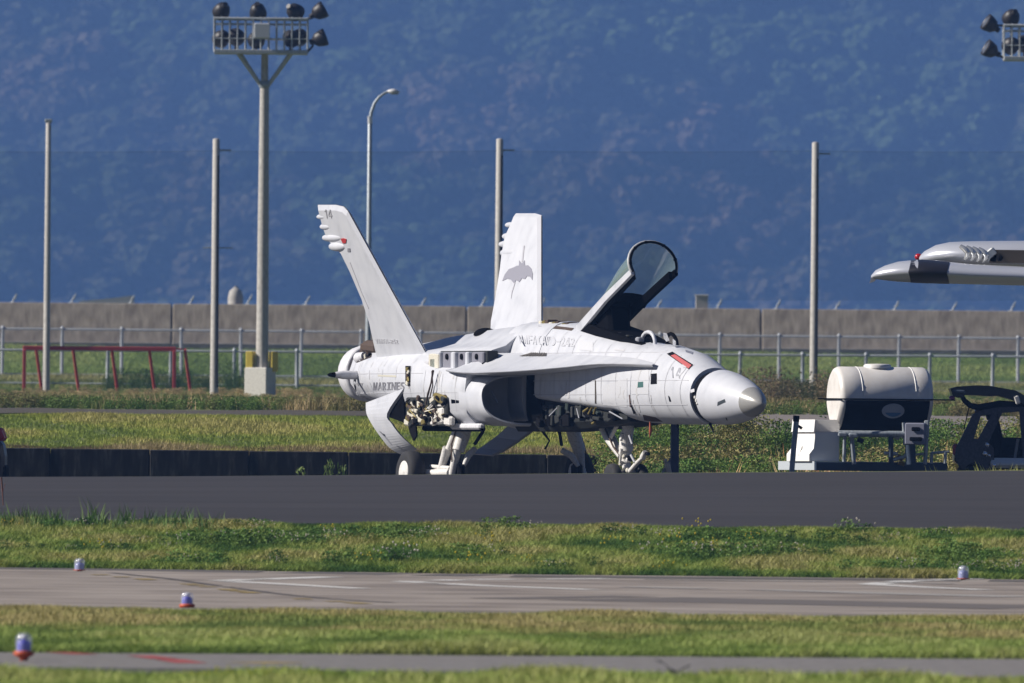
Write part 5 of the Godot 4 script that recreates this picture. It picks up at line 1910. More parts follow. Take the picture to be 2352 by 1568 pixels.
func nose_gear() -> void:
	var g := Node3D.new()
	g.name = "nose_landing_gear"
	jet.add_child(g, true)
	var A := func(pts: Array, rad: Array, called: String, m: Material, sides: int = 12) -> void:
		var b := MB.new()
		var p := []
		for q in pts:
			p.append(air(q[0], q[1], q[2]))
		b.tube(p, rad, sides)
		part(called, b, m, g)
	A.call([[1440, 960, 0.0], [1443, 985, 0.0], [1438, 1000, 0.0], [1438, 1035, 0.0]], [0.115, 0.10, 0.115, 0.12], "leg", M.gear_white)
	A.call([[1437, 1030, 0.0], [1436, 1052, 0.0], [1442, 1086, 0.0]], [0.12, 0.085, 0.06], "piston", M.gear_white)
	A.call([[1383, 972, 0.0], [1398, 1002, 0.0], [1412, 1024, 0.0], [1426, 1048, 0.0]], [0.09, 0.10, 0.085, 0.055], "drag_brace", M.gear_white)
	A.call([[1403, 1003, 0.1], [1420, 972, 0.1]], [0.035], "jury_strut", M.gear_white, 8)
	A.call([[1390, 985, 0.12], [1408, 1025, 0.1], [1424, 1046, 0.1]], [0.018], "hydraulic_hose", M.rust, 5)
	A.call([[1446, 1082, 0.1], [1462, 1064, 0.1], [1478, 1048, 0.1]], [0.035, 0.04, 0.028], "launch_bar", M.gear_white, 8)
	A.call([[1476, 1050, 0.1], [1482, 1038, 0.1]], [0.055, 0.045], "bar_head", M.gear_white, 8)
	A.call([[1484, 1041, 0.1], [1490, 1042, 0.1]], [0.03], "bar_pin", M.dark, 8)
	A.call([[1405, 1085, 0.26], [1470, 1086, -0.26]], [0.05], "axle", M.gear_white, 8)
	for q in [[1428, 1030, 1424, 1062], [1446, 1000, 1452, 1020], [1430, 995, 1427, 1012], [1450, 1045, 1458, 1062]]:
		A.call([[q[0], q[1], 0.13], [q[2], q[3], 0.13]], [0.03, 0.022], "scissor_link", M.gear_white if q[0] < 1440 else M.grey_paint, 6)
	var lamp := MB.new()
	lamp.box(air(1447, 1052, 0.08), Vector3(0.16, 0.09, 0.10), Basis(), 0.02)
	part("taxi_lamp", lamp, M.black, g)
	for i in 6:
		var b := MB.new()
		b.box(air(1427.0 + (i % 3) * 8.0, 1040.0 + i * 8.0, 0.1), Vector3(0.08, 0.07, 0.08), Basis(Vector3.BACK, i * 0.5), 0.015)
		part("fitting", b, M.gear_white if i % 2 == 0 else M.cream, g)
	var c := air(1438, 1086, 0.0)
	for s in [1.0, -1.0]:
		wheel(Vector3(c.x, 0.285, s * 0.24), Vector3(0, 0, s), 0.285, 0.17, 0.10, g)

func stand() -> void:
	var p := at(1549, 1083, 298.0)
	var top := at(1549, 970, 298.0)
	var t := thing("support_stand", "dark blue square steel post standing under the jet's nose", "stand", Vector3(p.x, 0, -298.0))
	var m := MB.new()
	m.box(Vector3(0, top.y / 2, 0), Vector3(0.13, top.y, 0.13), Basis(Vector3.UP, 0.15), 0.01)
	var blue := mat(0.045, 0.06, 0.12, 0.5)
	part("post", m, blue, t)
	m = MB.new()
	m.box(Vector3(0, 0.03, 0), Vector3(0.5, 0.06, 0.5), Basis(), 0.01)
	part("base_plate", m, blue, t)
	m = MB.new()
	m.box(Vector3(0, top.y, 0), Vector3(0.2, 0.05, 0.2), Basis(), 0.01)
	part("head_pad", m, M.dark, t)
	m = MB.new()
	m.tube([Vector3(-0.03, 0.7, 0), Vector3(-0.20, 0.42, 0.1), Vector3(-0.24, 0.05, 0.15)], [0.025], 6)
	part("brace", m, M.grey_paint, t)
	m = MB.new()
	m.box(Vector3(-0.15, 0.62, 0.02), Vector3(0.06, 0.08, 0.05), Basis(), 0.015)
	m.box(Vector3(-0.10, 0.45, 0.08), Vector3(0.10, 0.30, 0.06), Basis(Vector3.BACK, 0.2), 0.02)
	part("peeling_label", m, M.cream, t)

# ---------------------------------------------------------------- bare metal aircraft at the right
func parked_aircraft() -> void:
	var d := 288.0
	var t := thing("parked_aircraft", "polished metal aircraft beyond the right edge, two wing tips in view", "aircraft", Vector3(0, 0, -d))
	var pol := mat(0.60, 0.62, 0.68, 0.28, 0.35)
	var u := d / F
	# [px tip, profile of (px from tip, top y, bottom y)] ; chord along the line of sight
	var wings := [[1998.0, [[0, 634, 640], [10, 622, 642], [32, 611, 645], [62, 602, 648], [105, 597.5, 650.5], [160, 601, 652], [230, 608, 654], [354, 614, 657], [1100, 640, 700]], 0.8, 0.55], [2112.0, [[0, 588, 600], [12, 576, 604], [38, 562, 609], [70, 555, 611], [120, 553, 611], [240, 552, 612.5], [420, 552, 616], [1000, 556, 650]], -0.4, 0.7]]
	var ws := []
	for w in wings:
		var rings := []
		for q in w[1]:
			var a := at(w[0] + q[0], q[1], d)
			var b := at(w[0] + q[0], q[2], d)
			var r := PackedVector3Array()
			var hz: float = maxf(w[3] * minf(1.0, sqrt((q[0] + 1.0) / 120.0)), 0.02)
			for k in 28:
				var an := TAU * k / 28
				var s := sin(an)
				r.append(Vector3(a.x, lerpf(b.y, a.y, 0.46) + (s * (a.y - b.y) * (0.54 if s > 0 else 0.46)), w[2] + cos(an) * hz))
			rings.append(r)
		var m := MB.new()
		m.loft(rings)
		ws.append(part("wing", m, pol, t))
	# black de-icing band on the lower wing
	var band := MB.new()
	var br := []
	var prof: Array = wings[0][1]
	for px in [84.0, 95.0, 110.0, 130.0, 150.0, 168.0, 172.0]:
		var i := 0
		while prof[i + 1][0] < px:
			i += 1
		var k: float = (px - prof[i][0]) / (prof[i + 1][0] - prof[i][0])
		var a := at(1998 + px, lerpf(prof[i][1], prof[i + 1][1], k), d)
		var b := at(1998 + px, lerpf(prof[i][2], prof[i + 1][2], k), d)
		var r := PackedVector3Array()
		var hz: float = 0.55 * minf(1.0, sqrt((px + 1.0) / 120.0)) + 0.006
		for n in 28:
			var an := TAU * n / 28
			var s := sin(an)
			r.append(Vector3(a.x + 0.05 * absf(s), lerpf(b.y, a.y, 0.46) + (s * ((a.y - b.y) * (0.54 if s > 0 else 0.46) + 0.006)), 0.8 + cos(an) * hz))
		br.append(r)
	band.loft(br)
	part("black_band", band, mat(0.018, 0.017, 0.022, 0.35), ws[0])
	for s in [[[1997, 650], [2001, 638], [2012, 641], [2010, 645], 0], [[2109, 611], [2112, 599], [2121, 602], [2118, 607], 1]]:
		var m := MB.new()
		var pts := []
		for i in 4:
			var p := at(s[i][0], s[i][1], d - (1.0 if s[4] == 0 else -0.2))
			pts.append(Vector3(p.x, p.y, 0.85 if s[4] == 0 else -0.15))
		m.plate(pts, Vector3(0, 0, 0.03))
		part("tip_fin", m, mat(0.6, 0.58, 0.58, 0.4), ws[s[4]])
	var lm := MB.new()
	var lp := at(2110, 589, d)
	lm.lathe([Vector2(0.004, -0.06), Vector2(0.045, -0.04), Vector2(0.056, 0.0), Vector2(0.045, 0.05), Vector2(0.02, 0.07)], Transform3D(Basis(Vector3.BACK, -PI / 2), Vector3(lp.x, lp.y, -0.4)), 14)
	part("red_tip_light", lm, mat(0.42, 0.01, 0.015, 0.2), ws[1])
	# curved slats and a bracket on the upper tip, and its open underside
	for i in 4:
		var m := MB.new()
		var pts := []
		for k in 7:
			var f := k / 6.0
			var p := at(2210 + i * 14 + 12 * sin(f * PI) - 6 + f * 10, 566 + i * 2.0 + f * 30, d)
			pts.append(Vector3(p.x, p.y, 0.33 + 0.05 * sin(f * PI)))
		m.tube(pts, [0.035, 0.045, 0.05, 0.05, 0.045, 0.04, 0.02], 8)
		part("slat", m, mat(0.75, 0.75, 0.72, 0.2, 0.7), ws[1])
	var m := MB.new()
	var q0 := at(2255, 580, d)
	var q1 := at(2290, 602, d)
	m.box(Vector3((q0.x + q1.x) / 2, (q0.y + q1.y) / 2, 0.3), Vector3(absf(q1.x - q0.x), absf(q1.y - q0.y), 0.12), Basis(Vector3.BACK, -0.25), 0.02)
	m.box(Vector3(q1.x - 0.12, q0.y - 0.02, 0.32), Vector3(0.2, 0.14, 0.1), Basis(Vector3.BACK, 0.7), 0.02)
	part("bracket", m, mat(0.6, 0.62, 0.62, 0.3, 0.5), ws[1])
	m = MB.new()
	var f0 := at(2283, 574, d)
	var f1 := at(2700, 606, d)
	var f2 := at(2270, 604, d)
	m.plate([Vector3(f0.x, f0.y, 0.33), Vector3(f1.x, f0.y - 0.02, 0.33), Vector3(f1.x, f1.y, 0.33), Vector3(f2.x, f2.y, 0.33), Vector3(f2.x + 0.02, f2.y + 0.1, 0.33)], Vector3(0, 0, 0.06))
	part("flap_well", m, mat(0.10, 0.08, 0.055, 0.8), ws[1])
	m = MB.new()
	m.lathe([Vector2(0.05, 0), Vector2(0.05, 0.06), Vector2(0.01, 0.06)], Transform3D(Basis(Vector3.RIGHT, PI / 2), Vector3(q1.x + 0.03, q1.y + 0.06, 0.36)), 10)
	part("dark_port", m, M.dark, ws[1])
	# the body they join, outside the frame
	var fu := MB.new()
	var rg := []
	for s in [[-5.0, 0.3], [-4.0, 0.8], [-2.0, 1.2], [2.0, 1.25], [6.0, 0.9], [9.0, 0.3]]:
		var r := PackedVector3Array()
		for k in 24:
			var an := TAU * k / 24
			r.append(Vector3(14.5 + cos(an) * s[1], 3.5 + sin(an) * s[1] * 1.1, s[0]))
		rg.append(r)
	fu.loft(rg)
	part("fuselage", fu, pol, t)
	for z in [-2.0, 2.0]:
		m = MB.new()
		m.tube([Vector3(14.5, 2.4, z), Vector3(14.5, 0.3, z)], [0.12, 0.08], 10)
		part("undercarriage_leg", m, M.grey_paint, t)
		wheel(Vector3(14.7, 0.35, z), Vector3(1, 0, 0), 0.35, 0.2, 0.16, t)

# ---------------------------------------------------------------- trailer with its tank
func trailer() -> void:
	var d := 308.0
	var u := d / F
	var turn := deg_to_rad(19.0)
	var sx := Vector3(cos(turn), 0, -sin(turn))        # along its long side, right and away
	var ex := Vector3(-sin(turn), 0, -cos(turn))       # across it, left and away
	var c := at(1975, 1066, d)
	var t := thing("tank_trailer", "flat blue grey trailer carrying pipework, in front of the green bushes", "trailer", Vector3(c.x, 0, -d), 0.0)
	var inv := t.transform.affine_inverse()
	var q := func(px: float, py: float, dz: float) -> Vector3:
		return inv * at(px, py, d - dz)
	var deck := MB.new()
	var B: Vector3 = q.call(1870, 1069, 0.7)
	var A: Vector3 = B + ex * 1.84
	var C: Vector3 = B + sx * 2.45
	var D: Vector3 = C + ex * 1.84
	var th := 0.15
	deck.plate([A, B, C, D], Vector3(0, th, 0))
	part("deck", deck, mat(0.46, 0.50, 0.53, 0.5), t)
	var blue := mat(0.025, 0.045, 0.08, 0.5)
	var frame := Basis(sx, Vector3.UP, -ex)
	var rail := MB.new()
	rail.box((B + C) / 2 + Vector3(0, -0.01, 0) - ex * 0.02, Vector3(2.43, 0.15, 0.06), frame, 0.01)
	part("side_beam", rail, blue, t)
	for f in [0.35, 0.62]:
		var w: Vector3 = Vector3(B.x, 0.2, B.z) + sx * 2.45 * f + ex * 0.3
		wheel(w, -ex, 0.22, 0.14, 0.1, t)
	# jockey post with handle
	var post := MB.new()
	post.tube([q.call(1818, 1086, 1.9), q.call(1823, 1025, 1.9), q.call(1829, 966, 1.9)], [0.048], 10)
	part("jockey_post", post, M.steel, t)
	post = MB.new()
	post.tube([q.call(1828, 968, 1.9), q.call(1829, 954, 1.9)], [0.055], 8)
	post.tube([q.call(1832, 977, 1.85), q.call(1842, 984, 1.85)], [0.025, 0.03], 6)
	part("winding_handle", post, M.dark, t)
	# frame of pipes under the tank
	for s in [[1925, 995, 2100, 997, 0.055], [1955, 995, 1961, 1066, 0.04], [2046, 1000, 2046, 1064, 0.045], [2030, 1040, 2062, 1042, 0.03], [2090, 1020, 2092, 1066, 0.09], [2086, 975, 2090, 1015, 0.03], [2075, 970, 2078, 1022, 0.03], [2128, 1000, 2124, 1066, 0.035], [2138, 1040, 2180, 1037, 0.022], [2140, 1040, 2138, 1064, 0.03], [2171, 1038, 2170, 1064, 0.028], [1940, 1000, 1938, 1060, 0.03], [2075, 1045, 2130, 1042, 0.02], [2050, 1056, 2088, 1046, 0.03]]:
		var m := MB.new()
		m.tube([q.call(s[0], s[1], 0.7), q.call(s[2], s[3], 0.7)], [s[4]], 8)
		part("frame_pipe", m, M.steel if s[4] < 0.06 and s[0] != 2046 else blue, t)
	for s in [[1925, 1000, 1945, 995, 0.08], [1955, 996, 1962, 1004, 0.06]]:
		var m := MB.new()
		m.box(q.call((s[0] + s[2]) / 2.0, (s[1] + s[3]) / 2.0, 0.8), Vector3(0.16, 0.08, 0.10), Basis(), 0.02)
		part("elbow", m, M.steel, t)
	for s in [[2070, 1060, M.brass], [2058, 1000, M.cream], [1975, 1008, M.dark], [2066, 1048, M.rust]]:
		var m := MB.new()
		m.tube([q.call(s[0] - 6.0, s[1], 0.5), q.call(s[0] + 8.0, s[1] + 6.0, 0.5)], [0.05, 0.04], 8)
		part("pump_part", m, s[2], t)
	# control box with two dials
	var cb := MB.new()
	var p0: Vector3 = q.call(2103, 996, 0.95)
	cb.box(p0, Vector3(0.36, 0.38, 0.16), Basis(Vector3.UP, -0.25), 0.02)
	var box := part("control_box", cb, mat(0.20, 0.21, 0.27, 0.5), t)
	for y in [985.0, 1008.0]:
		var m := MB.new()
		m.box(q.call(2103, y, 1.05), Vector3(0.15 if y < 1000 else 0.22, 0.07, 0.03), Basis(Vector3.UP, -0.25), 0.015)
		part("dial", m, M.black, box)
	cb = MB.new()
	cb.box(q.call(2128, 985, 0.95), Vector3(0.08, 0.3, 0.06), Basis(Vector3.UP, -0.25), 0.01)
	part("bracket", cb, M.steel, box)
	# the white ballast block standing on the deck
	var bl := thing("ballast_block", "white block with stepped foot on the left end of the trailer", "block", Vector3(0, 0, 0))
	var qi := func(px: float, py: float, dz: float) -> Vector3:
		return at(px, py, d - dz)
	var bt: Vector3 = qi.call(1862, 991, 0.6)
	var yb := t.position.y + B.y + th / 2 + 0.003
	var f1: Vector3 = Vector3(t.position.x + B.x, yb, t.position.z + B.z) + sx * 0.0 + ex * 0.12
	var f0: Vector3 = f1 + ex * 1.15
	var deep := sx * 0.50
	var wide := f1 - f0
	var prof := [[0.0, 0.0, 0.10], [0.12, 0.0, 0.10], [0.22, 0.0, 0.02], [0.4, 0.0, 0.0], [0.72, 0.0, 0.0], [bt.y - yb - 0.01, 0.0, 0.02], [bt.y - yb, 0.0, 0.05]]
	var rings := []
	for r in prof:
		var k: float = r[2]
		var e0 := Vector3(f0.x, yb + r[0], f0.z) - deep.normalized() * (k - 0.05)
		var e1 := Vector3(f1.x, yb + r[0], f1.z) - deep.normalized() * (k - 0.05)
		rings.append(PackedVector3Array([e0, e1, Vector3(f1.x, yb + r[0], f1.z) + deep, Vector3(f0.x, yb + r[0], f0.z) + deep]))
	bl.position = Vector3(f0.x, yb, f0.z)
	for r in rings:
		for i in r.size():
			r[i] -= bl.position
	var bm := MB.new()
	bm.loft(rings, true, true, false)
	part("block", bm, mat(0.80, 0.79, 0.77, 0.6), bl)
	var ln := MB.new()
	for y in [0.28, 0.47]:
		var a: Vector3 = Vector3(0, y, 0) + deep.normalized() * 0.07
		ln.tube([a, a + wide], [0.006], 4)
	ln.tube([wide * 0.45 + Vector3(0, 0.6, 0) + deep.normalized() * 0.07, wide * 0.47 + Vector3(0, 0.3, 0) + deep.normalized() * 0.06, wide * 0.55 - deep.normalized() * 0.05 + Vector3(0, 0.1, 0)], [0.012], 5)
	part("strap", ln, mat(0.45, 0.44, 0.42, 0.7), bl)
	# the tank
	var hull := MB.new()
	var tk := thing("water_tank", "large white plastic tank with black lower half on the trailer", "tank", Vector3(0, 0, 0))
	tk.position = Vector3(at(2020, 990, d).x, at(2020, 990, d).y, -d)
	tk.rotation.y = deg_to_rad(13.0)
	var R := 0.555
	var Lh := 0.83
	var yc := 0.56
	var rr := []
	for s in [[-1.0, 0.86], [-0.965, 0.955], [-0.9, 1.0], [-0.56, 1.0], [-0.545, 0.994], [-0.50, 0.994], [-0.485, 1.0], [0.58, 1.0], [0.595, 0.994], [0.64, 0.994], [0.655, 1.0], [0.9, 1.0], [0.965, 0.955], [1.0, 0.86]]:
		var r := PackedVector3Array()
		for k in 40:
			var an := TAU * k / 40
			var w: float = R * s[1]
			var y := sin(an) * w
			var z := cos(an) * w
			if y < -0.1:
				z *= lerpf(1.0, 0.72, (-y - 0.1) / 0.46)
			r.append(Vector3(s[0] * Lh, yc + y, z * 1.02))
		rr.append(r)
	hull.loft(rr)
	var shell := part("tank_shell", hull, noisy([[0.0, 0.64, 0.60, 0.56], [0.5, 0.74, 0.71, 0.67], [1.0, 0.80, 0.78, 0.75]], 0.012, Vector3(0.5, 0.5, 0.5), 0.42, false, 91), tk)
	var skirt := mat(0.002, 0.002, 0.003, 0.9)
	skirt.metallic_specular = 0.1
	# black skirt over the lower half of the long sides
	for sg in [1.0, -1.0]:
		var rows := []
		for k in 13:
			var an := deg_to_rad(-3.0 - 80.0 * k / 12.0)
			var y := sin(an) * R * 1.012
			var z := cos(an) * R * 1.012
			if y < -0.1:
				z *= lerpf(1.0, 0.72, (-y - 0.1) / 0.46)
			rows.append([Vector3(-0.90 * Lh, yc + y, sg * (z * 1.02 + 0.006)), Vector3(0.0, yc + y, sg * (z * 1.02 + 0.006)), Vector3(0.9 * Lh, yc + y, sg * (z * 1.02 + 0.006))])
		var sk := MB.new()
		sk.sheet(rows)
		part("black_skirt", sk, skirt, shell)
	for x in [-0.53, 0.615]:
		var m := MB.new()
		var pts := []
		for k in 15:
			var an := deg_to_rad(14.0 + 152.0 * k / 14.0)
			pts.append(Vector3(x * Lh, yc + sin(an) * R * 0.99, cos(an) * R * 1.01))
		m.tube(pts, [0.012], 6)
		part("moulded_rib", m, mat(0.82, 0.81, 0.79, 0.35), shell)
	var lid := MB.new()
	lid.lathe([Vector2(0.24, -0.03), Vector2(0.24, 0.025), Vector2(0.20, 0.05), Vector2(0.01, 0.055)], Transform3D(Basis(), Vector3(-0.05, yc + R, 0)), 24)
	part("filler_lid", lid, mat(0.74, 0.72, 0.69, 0.5), shell)
	var bar := MB.new()
	bar.tube([Vector3(-Lh - 0.42, yc - 0.01, R * 1.0), Vector3(Lh + 0.36, yc - 0.01, R * 1.06)], [0.014], 6)
	bar.tube([Vector3(-Lh - 0.02, yc - 0.01, -R), Vector3(-Lh - 0.02, yc - 0.01, R * 1.03)], [0.014], 6)
	part("strap_bar", bar, M.black, shell)
	var an := deg_to_rad(-22.0)
	var lab := MB.new()
	var zz := cos(an) * R * 1.02 + 0.02
	var yy := yc + sin(an) * R
	var disc := []
	for k in 28:
		var a := TAU * k / 28
		disc.append(Vector3(0.10 + 0.20 * cos(a), yy + 0.125 * sin(a), zz - 0.0 + 0.32 * 0.125 * sin(a)))
	lab.plate(disc, Vector3(0, -0.3, 0.95) * 0.02)
	var ob := part("oval_label", lab, mat(0.30, 0.32, 0.36, 0.5), shell)
	var wv := MB.new()
	var seg := []
	for k in 11:
		var a := deg_to_rad(200.0 + 140.0 * k / 10.0)
		seg.append(Vector3(0.10 + 0.15 * cos(a), yy + 0.10 * sin(a), zz + 0.02 + 0.32 * 0.1 * sin(a)))
	wv.plate(seg, Vector3(0, -0.3, 0.95) * 0.01)
	part("blue_wave", wv, mat(0.03, 0.12, 0.25, 0.5), ob)

# ---------------------------------------------------------------- cars
func cars() -> void:
	var d := 309.0
	var c := at(2352, 1076, d)
	var t := thing("wrecked_car", "dark stripped hatchback with tailgate raised and doors missing", "car", Vector3(0, 0, -d))
	var inv := t.transform.affine_inverse()
	var P := func(px: float, py: float, z: float) -> Vector3:
		return inv * at(px, py, d - z)
	var paint_m := noisy([[0.0, 0.030, 0.030, 0.045], [0.6, 0.05, 0.05, 0.075], [1.0, 0.075, 0.07, 0.10]], 0.03, Vector3(1, 1, 1), 0.22, false, 95, 0.0, 0.35)
	var near := 0.85
	var far := -0.75
	# side panels: rear quarter, roof, pillars, floor; near and far side
	for z in [near, far]:
		var m := MB.new()
		var o := []
		for q in [V(2195, 1028), V(2204, 1010), V(2228, 1006), V(2266, 1010), V(2282, 1030), V(2284, 1078), V(2250, 1080), V(2246, 1067), V(2234, 1061), V(2221, 1067), V(2215, 1080), V(2202, 1072), V(2193, 1048)]:
			o.append(P.call(q.x, q.y, z))
		m.plate(o, Vector3(0, 0, 0.07))
		part("rear_quarter", m, paint_m, t)
		for q in [[V(2203, 1014), V(2234, 950), V(2256, 942), V(2234, 1014)], [V(2242, 1014), V(2280, 946), V(2302, 946), V(2268, 1020)], [V(2340, 940), V(2362, 940), V(2372, 1066), V(2350, 1066)]]:
			m = MB.new()
			var e := []
			for k in q:
				e.append(P.call(k.x, k.y, z * 0.93))
			m.plate(e, Vector3(0, 0, 0.07))
			part("pillar", m, paint_m, t)
		m = MB.new()
		var s0: Vector3 = P.call(2274, 1066, z)
		var s1: Vector3 = P.call(2800, 1064, z)
		m.box((s0 + s1) / 2, Vector3(s1.x - s0.x, 0.17, 0.12), Basis(Vector3.RIGHT, -0.75 * signf(z)), 0.02)
		part("sill", m, mat(0.72, 0.72, 0.70, 0.4), t)
		wheel(P.call(2236, 1094, z * 0.9), Vector3(0, 0, signf(z)), 0.31, 0.19, 0.2, t, M.dark)
		wheel(P.call(2236, 1094, z * 0.9) + Vector3(2.5, 0, 0), Vector3(0, 0, signf(z)), 0.31, 0.19, 0.2, t, M.dark)
		m = MB.new()
		var fr := []
		for q in [V(2560, 1010), V(2700, 1020), V(2730, 1050), V(2730, 1080), V(2560, 1080)]:
			fr.append(P.call(q.x, q.y, z))
		m.plate(fr, Vector3(0, 0, 0.07))
		part("front_wing", m, paint_m, t)
		m = MB.new()
		m.tube([P.call(2480, 945, z * 0.85), P.call(2565, 1012, z * 0.95)], [0.045], 8)
		part("windscreen_pillar", m, paint_m, t)
	var rf := MB.new()
	var rows := []
	for q in [[2238, 952, 956], [2252, 942, 952], [2285, 936, 948], [2352, 931, 944], [2440, 934, 944], [2485, 946, 952]]:
		var row := []
		for k in 7:
			var z := lerpf(near * 0.95, far * 0.95, k / 6.0)
			var p: Vector3 = P.call(q[0], q[1], z)
			row.append(p + Vector3(0, 0.03 * sin(PI * k / 6.0) - (0.05 if k == 0 or k == 6 else 0.0), 0))
		rows.append(row)
	rf.slab(rows, Vector3(0, 0.10, 0))
	part("roof", rf, paint_m, t)
	var fl := MB.new()
	var fa: Vector3 = P.call(2210, 1066, 0)
	fl.box(Vector3(fa.x + 2.0, fa.y - 0.04, 0.05), Vector3(3.7, 0.08, 1.5), Basis(), 0.02)
	part("floor", fl, M.dark, t)
	var rb := MB.new()
	rb.box(P.call(2200, 1048, 0.05) , Vector3(0.16, 0.26, 1.55), Basis(), 0.05)
	part("rear_bumper", rb, paint_m, t)
	for z in [near - 0.06, far + 0.06]:
		var m := MB.new()
		m.box(P.call(2194, 1032, z), Vector3(0.10, 0.2, 0.16), Basis(), 0.03)
		part("tail_lamp", m, mat(0.35, 0.02, 0.05, 0.2), t)
	# tailgate held up: upper panel, lower loop, spoiler and struts
	var tg := MB.new()
	var zz := 0.2
	var outer := [V(2180, 892), V(2195, 888), V(2240, 885), V(2270, 886), V(2330, 897), V(2350, 908), V(2370, 928), V(2352, 930), V(2325, 918), V(2290, 909), V(2272, 910), V(2240, 908), V(2214, 907), V(2205, 914), V(2186, 910)]
	var e := []
	for q in outer:
		e.append(P.call(q.x, q.y, zz))
	tg.plate(e, Vector3(0, 0.0, 1.35))
	var gate := part("tailgate", tg, mat(0.010, 0.013, 0.022, 0.28), t)
	var lp := MB.new()
	var pts := []
	for q in [V(2208, 908), V(2215, 920), V(2228, 931), V(2245, 935), V(2270, 932), V(2295, 927), V(2330, 928), V(2352, 930)]:
		pts.append(P.call(q.x, q.y, near - 0.05))
	lp.tube(pts, [0.035, 0.045, 0.05, 0.055, 0.06, 0.06, 0.05, 0.04], 8)
	part("gate_frame", lp, M.black, gate)
	lp = MB.new()
	lp.box(P.call(2186, 913, near - 0.1), Vector3(0.10, 0.07, 0.2), Basis(), 0.02)
	part("lamp_cluster", lp, mat(0.28, 0.05, 0.2, 0.2), gate)
	lp = MB.new()
	lp.box(P.call(2202, 899, near + 0.06), Vector3(0.22, 0.06, 0.04), Basis(), 0.015)
	part("number_plate_light", lp, mat(0.06, 0.08, 0.11, 0.4), gate)
	lp = MB.new()
	lp.box(P.call(2336, 918, near + 0.06), Vector3(0.09, 0.15, 0.04), Basis(Vector3.BACK, 0.3), 0.02)
	part("silver_hinge", lp, mat(0.6, 0.59, 0.56, 0.4), gate)
	lp = MB.new()
	lp.tube([P.call(2225, 935, near), P.call(2214, 985, near)], [0.011], 6)
	part("gas_strut", lp, M.black, gate)
	lp = MB.new()
	lp.plate([P.call(2262, 1004, far + 0.12), P.call(2570, 1006, far + 0.12), P.call(2570, 1072, far + 0.12), P.call(2262, 1072, far + 0.12)], Vector3(0, 0, 0.05))
	part("door_lining", lp, M.dark, t)
	# seats
	for s in [[2296, 0.45], [2296, -0.4], [2440, 0.4], [2440, -0.4]]:
		var m := MB.new()
		var b: Vector3 = P.call(s[0] as float, 1052.0, s[1])
		m.box(b + Vector3(0.1, 0.10, 0), Vector3(0.55, 0.22, 0.5), Basis(), 0.06)
		m.box(b + Vector3(-0.08, 0.36, 0), Vector3(0.24, 0.62, 0.52), Basis(Vector3.BACK, 0.22), 0.06)
		m.box(b + Vector3(-0.17, 0.76, 0), Vector3(0.16, 0.24, 0.30), Basis(Vector3.BACK, 0.22), 0.05)
		part("seat", m, M.black, t)
	for s in [[2252, 1017, 2262, 1050], [2338, 1008, 2330, 1054]]:
		var m := MB.new()
		m.tube([P.call(s[0], s[1], 0.7), P.call(s[2], s[3], 0.7)], [0.03], 6)
		part("seat_frame", m, mat(0.3, 0.3, 0.3, 0.5), t)
	var ch := mat(0.85, 0.84, 0.82, 0.12, 0.9)
	for s in [[2267, 1021, 0.05], [2262, 1042, 0.06], [2272, 1046, 0.035], [2283, 1068, 0.05]]:
		var m := MB.new()
		m.lathe([Vector2(0.005, -s[2]), Vector2(s[2] * 0.8, -s[2] * 0.4), Vector2(s[2] * 0.9, s[2] * 0.3), Vector2(0.005, s[2])], Transform3D(Basis(Vector3.BACK, 0.5), P.call(s[0], s[1], near + 0.06)), 8)
		part("broken_lamp_reflector", m, ch, t)
	lp = MB.new()
	lp.tube([P.call(2290, 950, near), P.call(2296, 985, near), P.call(2298, 1050, near)], [0.008], 5)
	part("seat_belt", lp, M.black, t)
	# a car of which only the tail reaches into the frame at the left
	var dl := 303.0
	var k := at(14, 1096, dl)
	var w := thing("parked_car", "dark vehicle at the left edge, only its tail and red lamp visible", "car", Vector3(0, 0, -dl))
	var X := k.x
	var body := MB.new()
	var sec := []
	for z in [-0.86, -0.8, 0.8, 0.86]:
		var r := PackedVector3Array()
		var i := 0.06 if absf(z) > 0.83 else 0.0
		for q in [[-0.02, 0.12], [0.0, 0.35], [0.0, 0.62], [-0.03, 0.80], [-0.10, 0.90], [-0.20, 1.15], [-0.42, 1.48], [-2.2, 1.5], [-2.9, 1.05], [-4.0, 0.9], [-4.1, 0.5], [-4.0, 0.12]]:
			r.append(Vector3(X + q[0] - i, q[1] - i * 0.5, z))
		sec.append(r)
	body.loft(sec, true, true, false)
	part("body", body, mat(0.012, 0.013, 0.018, 0.35), w)
	for z in [0.72, -0.72]:
		var m := MB.new()
		m.box(Vector3(X - 0.10, 0.98, z), Vector3(0.14, 0.24, 0.22), Basis(Vector3.BACK, 0.35), 0.04)
		part("tail_lamp", m, mat(0.35, 0.01, 0.02, 0.2), w)
		var ws2 := MB.new()
		ws2.plate([Vector3(X - 0.5, 1.0, signf(z) * 0.87), Vector3(X - 0.7, 1.36, signf(z) * 0.87), Vector3(X - 2.1, 1.38, signf(z) * 0.87), Vector3(X - 2.6, 1.02, signf(z) * 0.87)], Vector3(0, 0, 0.02))
		part("window", ws2, mat(0.02, 0.025, 0.03, 0.08), w)
		for x in [-0.75, -3.3]:
			wheel(Vector3(X + x, 0.31, signf(z) * 0.8), Vector3(0, 0, signf(z)), 0.31, 0.2, 0.19, w, M.grey_paint)
	var bp := MB.new()
	bp.box(Vector3(X - 0.05, 0.32, 0), Vector3(0.16, 0.34, 1.66), Basis(), 0.06)
	part("bumper", bp, M.black, w)
	# reddish stalk in front of it
	var s0 := at(8, 1136, 258.0)
	var st := thing("dry_stalk", "thin reddish dry weed stalk at the left edge of the road", "weed", Vector3(s0.x, height(s0.x, 258.0), -258.0))
	var sm := MB.new()
